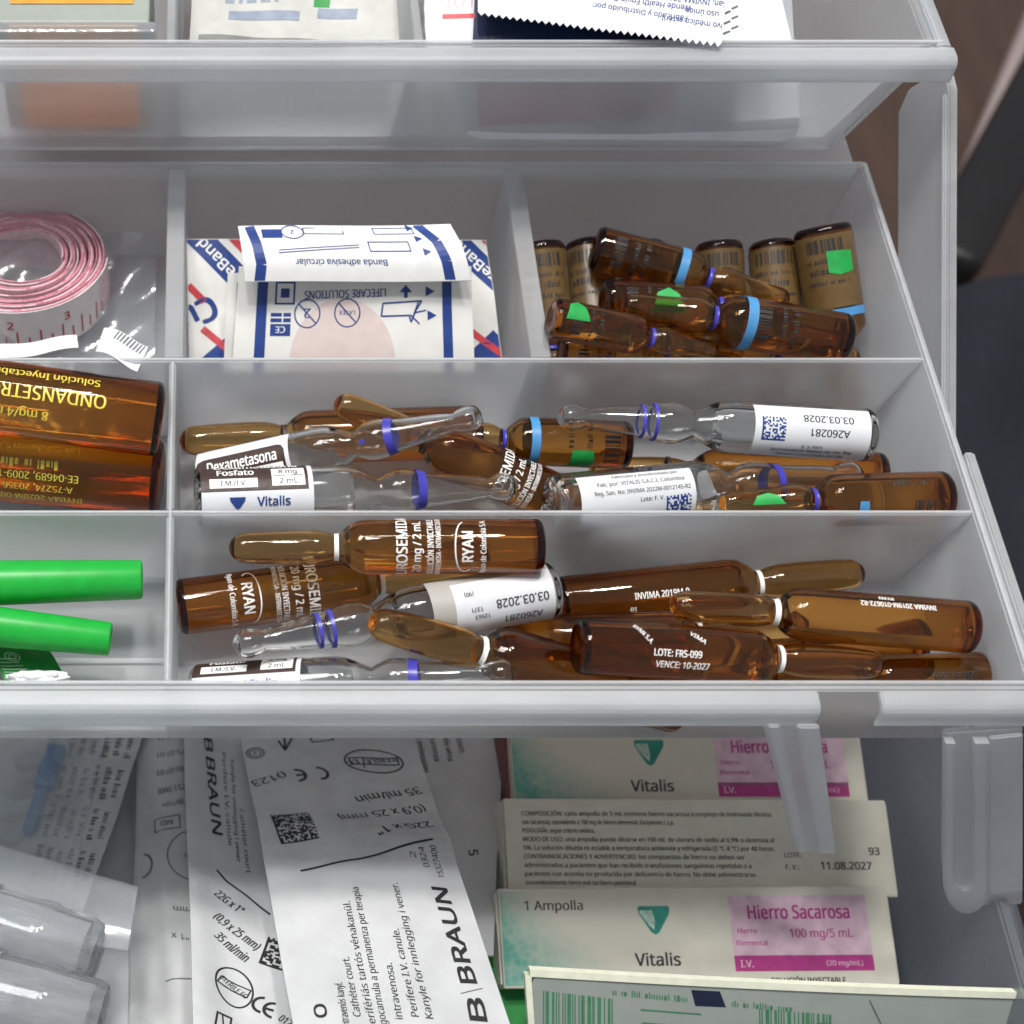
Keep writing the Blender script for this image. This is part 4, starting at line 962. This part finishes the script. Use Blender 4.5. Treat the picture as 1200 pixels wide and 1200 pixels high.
# ------------------------------------------------------------------ tape measure in its bag (back row, left)
def tape_roll():
    c = at(26, 322, 94); M = Matrix.Translation(c) @ Matrix.Rotation(R(-10), 4, 'X')
    r = thing('tape_measure', 'rolled pink and white measuring tape with red marks, lying in a clear bag', 'tape measure', M)
    rn = random.Random(2); h0, h1 = -6.0, 5.0; turns, n = 17, 64
    P = []
    for i in range(turns * n + 1):
        t = i / n; a = 2 * math.pi * t
        rr = 9.2 + 10.6 * (t / turns) ** .92 + .22 * math.sin(2.3 * a) + .15 * math.sin(.7 * a + 1) + (.55 * math.sin(a + .5) if t < 4 else 0.2 * math.sin(a))
        dz = .25 * math.sin(1.7 * t) + .45 * math.sin(a * .5 + t) * (1 if t < 6 else .4)
        P.append((rr * math.cos(a), rr * math.sin(a), rr, a, dz))
    vs, fs = [], []
    for x, y, rr, a, dz in P:
        for q in (-.18, .18):
            for z in (h0 + dz, h1 + dz): vs.append(((rr + q) * math.cos(a), (rr + q) * math.sin(a), z))
    for i in range(len(P) - 1):
        b = 4 * i
        fs += [[b, b + 1, b + 5, b + 4], [b + 2, b + 6, b + 7, b + 3], [b + 1, b + 3, b + 7, b + 5], [b, b + 4, b + 6, b + 2]]
    e = len(vs) - 4; fs += [[0, 2, 3, 1], [e, e + 1, e + 3, e + 2]]
    o = mesh_obj('tape_ribbon', vs, fs, plain('pink_white_tape', (.80, .58, .61), .45, .10, 900), r)
    o.data.materials.append(plain('red_tape_edge', (.62, .22, .29), .5, .3, 1500))
    for i, p in enumerate(o.data.polygons):
        if i < len(fs) - 2 and i % 4 >= 2: p.material_index = 1 if (i // 4 // 9) % 3 else 0
    R0 = P[-40][2] + .34
    def f(u, v): a = -math.pi / 2 + u / R0; return Vector(((R0 + .1) * math.cos(a), (R0 + .1) * math.sin(a), v))
    # outermost turn, white with red ticks, facing the front
    vs, fs = [], []
    for k in range(41):
        u = -26 + 52 * k / 40
        for q in (-.1, .12):
            for z in (-6.2, 5.2): p = f(u, z); d = Vector((p.x, p.y, 0)).normalized(); vs.append(p + d * q)
    for i in range(40):
        b = 4 * i; fs += [[b, b + 4, b + 5, b + 1], [b + 2, b + 3, b + 7, b + 6], [b + 1, b + 5, b + 7, b + 3], [b, b + 2, b + 6, b + 4]]
    fs += [[0, 1, 3, 2], [160, 162, 163, 161]]
    mesh_obj('outer_turn', vs, fs, plain('white_tape_face', (.80, .74, .74), .4, .04), r)
    K = Print()
    for k in range(-9, 10):
        K.rect(k * 2.6 + .5, -3.6 if k % 2 else -2.8, .4, 3.2 if k % 2 else 5.0)
    for k, t in ((-1, '2'), (4, '3'), (-6, '1')): K.text(t, 3.6, k * 2.6 + 1.8, 1.6, 0, .5)
    K.build('marking', RED, lambda u, v: f(u, v) + Vector((f(u, v).x, f(u, v).y, 0)).normalized() * .2, r, maxe=1.5)
    return r
tape_roll()
FILM = film('clear_bag_film', haze=.10, rough=.16, bump=(110, 0.9, .7))
def bagbump(u, v):
    x, y = u - .36, v - .56; d = math.hypot(x / .42, y / .40)
    return 9 * max(0, 1 - d ** 3) ** .6 + 1.1 * math.sin(13 * u + 7 * v) * math.sin(11 * v - 4 * u) + .8 * math.sin(29 * u - 17 * v)
bgs = Sheet((-72, 197, 87), (-12.5, 197, 87), (-12.5, 243, 92), (-72, 243, 92), bagbump)
bagt = thing('plastic_bag', 'crinkled clear plastic bag wrapped round the measuring tape', 'bag', at_root(bgs.p(.5, .5)))
bgs.build('clear_film', FILM, bagt, .08, 60, 50)
tg = sheet_px((112, 412, 109), (160, 432, 111), (172, 398, 109), (122, 384, 108), lambda u, v: .9 * math.sin(5 * u) - 1.2 * v * u)
tgo = tg.build('white_tag', PAPER, bagt, .2, 12, 10)
K = Print()
for k in range(9): K.rect(tg.W * (.35 + .07 * k), tg.H * .8, .25, 3.0, -12)
K.build('tag_print', GREYINK, tg.mm(.1), tgo, True, 2)
tg2 = sheet_px((-30, 425, 103), (92, 408, 103), (90, 393, 103), (-30, 408, 103), lambda u, v: .5 * math.sin(9 * u))
tg2.build('white_tag', PAPER, bagt, .25, 16, 4)

# ------------------------------------------------------------------ bandage wrappers (back row, middle)
BG = 'wrapped adhesive bandages in the back row'
def cure(label, sh, big, u0):
    r = thing('bandage_wrapper', label, 'bandage', at_root(sh.p(.5, .5)), BG)
    sh.build('paper_face', BANDP, r, .5)
    W, H = sh.W, sh.H; c = (.15, .15, W - .15, H - .15)
    N = Print(); N.rect(u0 + 6.5, H - 6.5, 22, 5.4, -46).rect(u0 + 3, 1.5, 14, 5.4, 40)
    if big: N.text('Cu', 9.0, u0 - .5, H * .42, 205, 1.2)
    N.build('navy_print', NAVY, sh.mm(.07), r, True, 3, c)
    Rd = Print().rect(u0 + 10.5, H - 3.0, 20, 1.7, -46).rect(u0 + 5.5, 4.5, 14, 1.6, -40).rect(u0 - 1, H * .58, 5, 1.6, -46)
    Rd.build('red_stripe', RED, sh.mm(.09), r, True, 3, c)
    Print().text('CureBand', 4.4, u0 + 5.6, H - 6.3, 134, .5).build('lettering', WHITE, sh.mm(.12), r, True, 3, c)
    return r
cure('bandage wrapper with navy diagonal band, at the left behind the folded white strip', sheet_px((222, 432, 89), (300, 432, 89), (296, 280, 106), (218, 280, 106), rumple(.5, 31)), True, 3.0)
cure('bandage wrapper with navy diagonal band, showing at the right of the folded strip', sheet_px((480, 430, 89), (590, 428, 89), (570, 281, 106), (470, 281, 106), rumple(.5, 32)), False, 12.5)
b2s = sheet_px((262, 432, 93.5), (470, 432, 93.5), (470, 318, 108), (267, 320, 108), rumple(.3, 33))
bo = thing('bandage_strip', 'white bandage strip with a blue edge stripe, second in the pack behind the folded one', 'bandage', at_root(b2s.p(.5, .5)), BG)
b2s.build('paper_face', BANDP, bo, .4)
Print().rect(3.3, b2s.H / 2 - .8, 2.3, b2s.H - 2.4).build('blue_stripe', NAVY, b2s.mm(.07), bo, True, 3)
b1s = sheet_px((272, 434, 95), (556, 434, 95), (552, 312, 110.5), (280, 312, 110.5), lambda u, v: .8 * math.sin(math.pi * u) + .25 * math.sin(8 * v))
b1 = thing('bandage_strip', 'white folded bandage strip with upside-down blue print and two blue stripes, in front', 'bandage', at_root(b1s.p(.5, .5)), BG)
b1s.build('paper_face', BANDP, b1, .4)
W, H = b1s.W, b1s.H
def q1(px, py): return ((px - 276) / 279 * W, (434 - py) / 122 * H)
for px_, w_ in ((306, 2.3), (525, 2.1)): Print().rect(q1(px_, 0)[0], H / 2, w_, H).build('blue_stripe', NAVY, b1s.mm(.07), b1, True, 3, (0, .1, W, H - .1))
K = Print(); fit(K, b1s, 'LIFECARE SOLUTIONS', (452, 343), (357, 346), 3.0, .35)
K.frame(*q1(333, 343), 4.4, 5.0, .4).rect(*q1(333, 343), 1.9, 2.0)
for p in ((505, 341), (507, 369)): K.poly([(-1, 0), (1, 1.1), (1, -1.1)], *q1(*p), 180)
K.poly([(-1.4, 0), (0, -1.6), (1.4, 0), (.4, 0), (.4, 1.2), (-.4, 1.2), (-.4, 0)], *q1(476, 342), 180)
for p, t, s in (((360, 367), '2', 3.6), ((407, 366), 'LATEX', 1.6)):
    u, v = q1(*p); K.ring(u, v, 2.9, 3.2, .3).text(t, s, u, v, 180, .4).line((u - 2, v + 2.2), (u + 2, v - 2.2), .3)
a_ = [q1(x, y) for x, y in ((447, 370), (449, 355), (495, 352), (488, 363), (482, 377), (480, 369), (447, 370))]
for p, q in zip(a_, a_[1:]): K.line(p, q, .35)
K.line(q1(482, 377), q1(491, 353), .3).line(q1(481, 368), q1(492, 379), .3).line(q1(486, 366), q1(500, 363), .3)
u, v = q1(329, 378); K.rect(u, v + 1.2, 4.4, 2.0).rect(u, v - 1.5, 4.4, 2.6)
K.build('lettering', NAVY, b1s.mm(.08), b1, True, 3)
Print().text('CE', 2.4, u, v - 1.5, 180, .3).line((u - 2.2, v + 1.2), (u + 2.2, v + 1.2), .3).line((u + .4, v + .2), (u + .4, v + 2.2), .3).build('logo_print', BANDP, b1s.mm(.11), b1, True, 3)
Print().disc(*q1(402, 424), 11.4, 14.0, 40).build('round_plaster', plain('plaster_tint', (.66, .55, .52), .6, .04), b1s.mm(.05), b1, True, 3, (0, .1, W, H))
b1f = sheet_px((287, 331, 111.6), (553, 328, 111.6), (528, 262, 116), (279, 266, 116), lambda u, v: 2.2 * math.sin(math.pi * min(1, v * 1.05)) + .6 * math.sin(5 * u + 1))
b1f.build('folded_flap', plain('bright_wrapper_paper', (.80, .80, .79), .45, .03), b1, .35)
W, H = b1f.W, b1f.H
def q2(px, py): v = (332 - py) / 68; xl, xr = 287 - 8 * v, 553 - 25 * v; return ((px - xl) / (xr - xl) * W, v * H)
for pts in (((304, 333), (306, 315), (300, 290), (292, 265)), ((528, 331), (522, 312), (510, 288), (488, 263))):
    L_ = [q2(*p) for p in pts]; S2 = Print()
    for p, q in zip(L_, L_[1:]): S2.line(p, q, 2.2)
    S2.build('blue_stripe', NAVY, b1f.mm(.07), b1, True, 2, (0, .1, W, H - .1))
K = Print(); K.text('Banda adhesiva circular', 2.2, *q2(400, 313), 180, .3)
for i, dy in enumerate((0, 3.2)): K.line(q2(326, 299 + dy), q2(420, 292 + dy), .25)
for x in (398, 480): K.frame(*q2(x - 20, 272), 9, 2.0, .25)
K.frame(*q2(455, 294), 9, 2.6, .3)
for p in ((490, 284), (500, 301), (480, 268)): K.poly([(-.8, 0), (.9, .9), (.9, -.9)], *q2(*p), 180)
u, v = q2(342, 274); K.ring(u, v, 2.6, 2.0, .3).text('2', 2.2, u, v, 180, .4); u, v = q2(318, 276); K.rect(u, v, 4.4, 2.6)
K.build('lettering', NAVY, b1f.mm(.08), b1, True, 2)
Print().disc(*q2(394, 282), 10, 3.2, 30).build('round_plaster', plain('pale_plaster_tint', (.78, .72, .70), .6, .03), b1f.mm(.05), b1, True, 3)

# ------------------------------------------------------------------ green pens and scraps (front row, left)
def pen(label, b, t, r0, r1):
    A, B = at(*b), at(*t); X = B - A; L = X.length; X.normalize(); Z = Vector((0, 0, 1)); Y = Z.cross(X).normalized(); Z = X.cross(Y)
    M = Matrix((X, Y, Z)).transposed().to_4x4(); M.translation = A
    r = thing('green_pen', label, 'pen', M, 'green pens')
    n = 24
    pr = [(0, 0), (0, r0), (L * .4, r0), (L * .41, r0 * .985)]
    pr += [(L - .5, r1), (L - .15, r1 * .95), (L, r1 * .86)]
    raw_obj('pen_barrel', lathe(pr + [(L - .0, r1 * .7), (L - .6, r1 * .66), (L - .6, 0)], n), GREENT, r, True, 30)
    raw_obj('end_plug', lathe([(L - .58, 0), (L - .58, r1 * .62), (L - .2, r1 * .58), (L - .2, 0)], n), plain('dark_green_plug', (.01, .22, .03), .4), r, True, 30)
    raw_obj('grip_ring', lathe([(L * .5, r0 * 1.0), (L * .5, r0 * 1.06), (L * .53, r0 * 1.06), (L * .53, r0 * 1.0), (L * .5, r0 * 1.0)], n), GREENT, r, True, 30)
    return r
pen('green plastic pen barrel lying across the compartment, upper and longer of the two', (-300, 690, 101), (167, 679, 101), 4.9, 3.9)
pen('bright green plastic pen barrel slanting below the other one', (-300, 702, 103), (130, 749, 99), 4.6, 3.3)
gsh = sheet_px((6, 800, 93), (82, 800, 93), (50, 750, 90), (-14, 752, 90), rumple(.3, 41))
gr = thing('green_wrapper', 'green printed wrapper scrap below the pens at the left edge', 'wrapper', at_root(gsh.p(.5, .5)))
gsh.build('printed_film', GREENC, gr, .2)
K = Print()
for k in range(7): K.line((.5, 1 + 1.0 * k), (6.5 - .4 * k, 1 + 1.0 * k), .35)
K.ring(3.6, 7.6, 1.6, 1.3, .25).ring(3.6, 7.6, .9, .7, .25)
K.build('lettering', plain('pale_green_print', (.45, .66, .45), .5), gsh.mm(.06), gr, True, 2)
bmw = bmesh.new(); bmesh.ops.create_icosphere(bmw, subdivisions=4, radius=1)
from mathutils import noise as mn
for v in bmw.verts:
    k = 1 + .45 * mn.noise(v.co * 2.3) + .2 * mn.noise(v.co * 6); v.co = Vector((v.co.x * 5.4 * k, v.co.y * 1.5 * k, v.co.z * 1.2 * k)) + at(44, 795, 99)
tw = thing('cotton_scrap', 'small crumpled white scrap on the green wrapper by the front rim', 'scrap', at_root(at(44, 795, 99)))
bm_obj('white_tuft', bmw, PAPER, tw, True, True)

# ------------------------------------------------------------------ contents of the upper tray
ORNG = plain('orange_print', (.95, .30, .03), .5)
oc = thing('orange_carton', 'white and orange carton standing behind the front wall of the upper tray', 'carton', at_root((-28, 262, 118.2)))
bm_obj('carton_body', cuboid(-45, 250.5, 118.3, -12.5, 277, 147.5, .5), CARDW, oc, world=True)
bm_obj('orange_panel', cuboid(-41.5, 250.1, 119.0, -15.5, 250.45, 137, .1), ORNG, oc, world=True)
bm_obj('orange_panel', cuboid(-42, 250.1, 141.5, -15, 250.45, 146.8, .1), plain('yellow_orange_print', (.82, .40, .08), .5), oc, world=True)
bm_obj('orange_panel', cuboid(-42, 256, 147.55, -16, 276, 147.8, .1), ORNG, oc, world=True)
bm_obj('clear_lid', cuboid(-52, 246.6, 141.0, -11, 249.9, 148.3, .6), film('lid_film', haze=.35), oc, world=True)
u1 = sheet_px((222, 52, 138), (478, 52, 138), (500, -90, 140), (230, -90, 140), rumple(1.0, 51))
uo = thing('grey_packet', 'grey packet with blurred blue print in the middle compartment of the upper tray', 'packet', at_root(u1.p(.5, .5)))
u1.build('paper_face', plain('warm_grey_film', (.50, .50, .47), .4, .05), uo, .5)
Print().rect(u1.W * .38, 1.3, 34, 2.0).build('dark_seam', plain('seam_grey', (.20, .20, .19), .6), u1.mm(.08), uo, True, 3, (.2, .2, u1.W, u1.H))
Print().rect(u1.W * .33, u1.H * .22, 16, 2.6).scribble(u1.W * .30, u1.H * .36, 15, 5, 3).rect(u1.W * .66, u1.H * .25, 9, 2.6).scribble(u1.W * .64, u1.H * .42, 9, 4, 4).build('lettering', plain('grey_blue_print', (.24, .28, .36), .5), u1.mm(.08), uo, True, 3, (.2, .2, u1.W, u1.H))
Print().rect(u1.W * .585, u1.H * .35, 3.6, 4.5).build('green_square', GREENC, u1.mm(.09), uo, True, 3)
SILV = plain('silver_foil', (.74, .76, .79), .32, .05, 80, metal=0.3, bump=(120, .3, .25))
def rnd(c):
    def e(u, v):
        if v < c: t = 1 - math.sqrt(max(0, 1 - (1 - v / c) ** 2)); k = c * .35 * t; return k + u * (1 - 2 * k), v
        return u, v
    return e
f1 = sheet_px((545, 163, 121), (938, 166, 121), (925, -60, 152), (500, -60, 152), lambda u, v: -1.0 * math.sin(math.pi * u) + rumple(.4, 61)(u, v))
fo = thing('foil_pack', 'silver foil pack with rounded corners leaning on the front wall of the upper tray', 'packet', at_root(f1.p(.5, .5)))
f1.build('foil_face', SILV, fo, .4, 30, 40, rnd(.12))
Print().poly([(4, 3), (48, 6), (50, 16), (44, 20), (6, 18)]).build('pink_print', plain('dull_pink_print', (.78, .56, .57), .4, .15, 100), f1.mm(.15), fo, True, 2)
f2 = sheet_px((498, 56, 147), (800, 52, 148), (845, -70, 157), (495, -70, 157), rumple(.5, 62))
n2 = thing('navy_sachet', 'dark navy sachet with a white end and red stripes under the serrated white one', 'sachet', at_root(f2.p(.5, .5)))
f2.build('foil_face', plain('navy_foil', (.012, .022, .07), .28, .2, 60), n2, .4)
Print().rect(5.4, f2.H / 2, 10.4, f2.H).build('white_end', PAPER, f2.mm(.06), n2, True, 3, (.1, .1, f2.W, f2.H))
Print().rect(7.4, 7.0, 7.0, 1.1).rect(7.4, 13.4, 7.0, 1.6).build('red_stripe', RED, f2.mm(.09), n2, True, 3)
Print().text('LOT', 4.2, 7.4, 10.1, 180, .2).build('lettering', PINKL, f2.mm(.09), n2, True, 3)
def teeth(u, v): return u, v
f3 = sheet_px((560, 14, 154), (846, 50, 152), (858, -70, 160), (560, -70, 160), rumple(.3, 63))
n3 = thing('white_sachet', 'white paper sachet with serrated edge and blue upside-down print in the upper tray', 'sachet', at_root(f3.p(.5, .5)))
f3.build('paper_face', PAPER, n3, .25, 40, 10)
W, H = f3.W, f3.H; nT = 34
vs, fs = [], []
for k in range(nT):
    for hh in (0, -.25):
        for u, v in ((k / nT, .0), ((k + 1) / nT, .0), ((k + .5) / nT, -.9 / H)): vs.append(f3.p(u, v, hh))
    b = 6 * k; fs += [[b + 2, b + 1, b], [b + 3, b + 4, b + 5], [b, b + 3, b + 5, b + 2], [b + 2, b + 5, b + 4, b + 1]]
mesh_obj('serrated_edge', vs, fs, PAPER, n3, False, True)
K = Print()
tx = ['Fabricado y Distribuido por:', 'Wende Health Equip Co. Ltd S.A.', 'Bogotá, Colombia', 'Importado por:', 'Dispositivo médico estéril', 'uso único', 'Reg. San. INVIMA 2019DM', 'Lote: Venc:', 'Fabricante Bogotá D.C.']
for i, t in enumerate(tx):
    for j in (0, 1): K.text(t if j == 0 else tx[(i + 4) % 9], 1.9, W * (.66 + .27 * j - .02 * (i % 3)), 3.2 + 2.15 * i + (1 - j) * 1.2, 177, .2)
K.build('lettering', NAVY, f3.mm(.07), n3, True, 3, (.3, .3, W - .3, H - .3))
g4 = sheet_px((830, 48, 150), (928, 48, 150), (902, -60, 156), (842, -60, 156))
n4 = thing('glossy_sachet', 'glossy silver sachet corner beside the serrated white one', 'sachet', at_root(g4.p(.5, .5)))
g4.build('foil_face', SILV, n4, .3)
K = Print()
for k in range(6): K.rect(3 + 1.4 * (k % 2), 2 + 1.2 * k, 1.4, .5, 30)
K.build('lettering', GREYINK, g4.mm(.07), n4, True, 3)

# ------------------------------------------------------------------ beyond the box: a chair leg, a dark bar, a navy garment
def beam(name, label, cat, a, b, w0, d0, m):
    A, B = Vector(a), Vector(b); X = (B - A); L = X.length; X.normalize(); Y = Vector((0, 0, 1)).cross(X).normalized(); Z = X.cross(Y)
    M = Matrix((X, Y, Z)).transposed().to_4x4(); M.translation = A
    r = thing(name, label, cat, M)
    bm_obj('bar', cuboid(0, -w0 / 2, -d0 / 2, L, w0 / 2, d0 / 2, min(w0, d0) * .3, 3), m, r, True, cut=50)
    bm_obj('end_cap', cuboid(L + .2, -w0 / 2 + .6, -d0 / 2 + .6, L + 4, w0 / 2 - .6, d0 / 2 - .6, 1), m, r, True, cut=50)
    return r
beam('pale_bar', 'pale pinkish furniture bar running diagonally behind the right side of the toolbox', 'furniture bar', at(1098, 320, -260), at(1252, -60, -260), 19, 18, plain('pale_pink_lacquer', (.42, .34, .33), .4, .05))
beam('black_bar', 'black furniture bar beside the pale one at the upper right edge', 'furniture bar', at(1106, 316, -230), at(1304, -60, -230), 32, 24, plain('black_lacquer', (.012, .011, .012), .35))
CLOTH = plain('navy_cloth', (.0065, .008, .016), .85, .25, 500, sheen=.06, bump=(900, .4, .4))
def folds(u, v): return 9 * math.sin(5.2 * v + 2.0 * u + .6) + 5 * math.sin(11 * v - 6 * u) + 3 * math.sin(19 * u + 4 * v) - 60 * (u - .45) ** 2
cs = sheet_px((1010, 900, -150), (1520, 900, -150), (1480, 300, -150), (1060, 330, -150), folds)
cl = thing('navy_garment', 'dark navy folded cloth garment beside the right side of the toolbox', 'garment', at_root(cs.p(.5, .5)))
cs.build('cloth_surface', CLOTH, cl, 6, 60, 80)
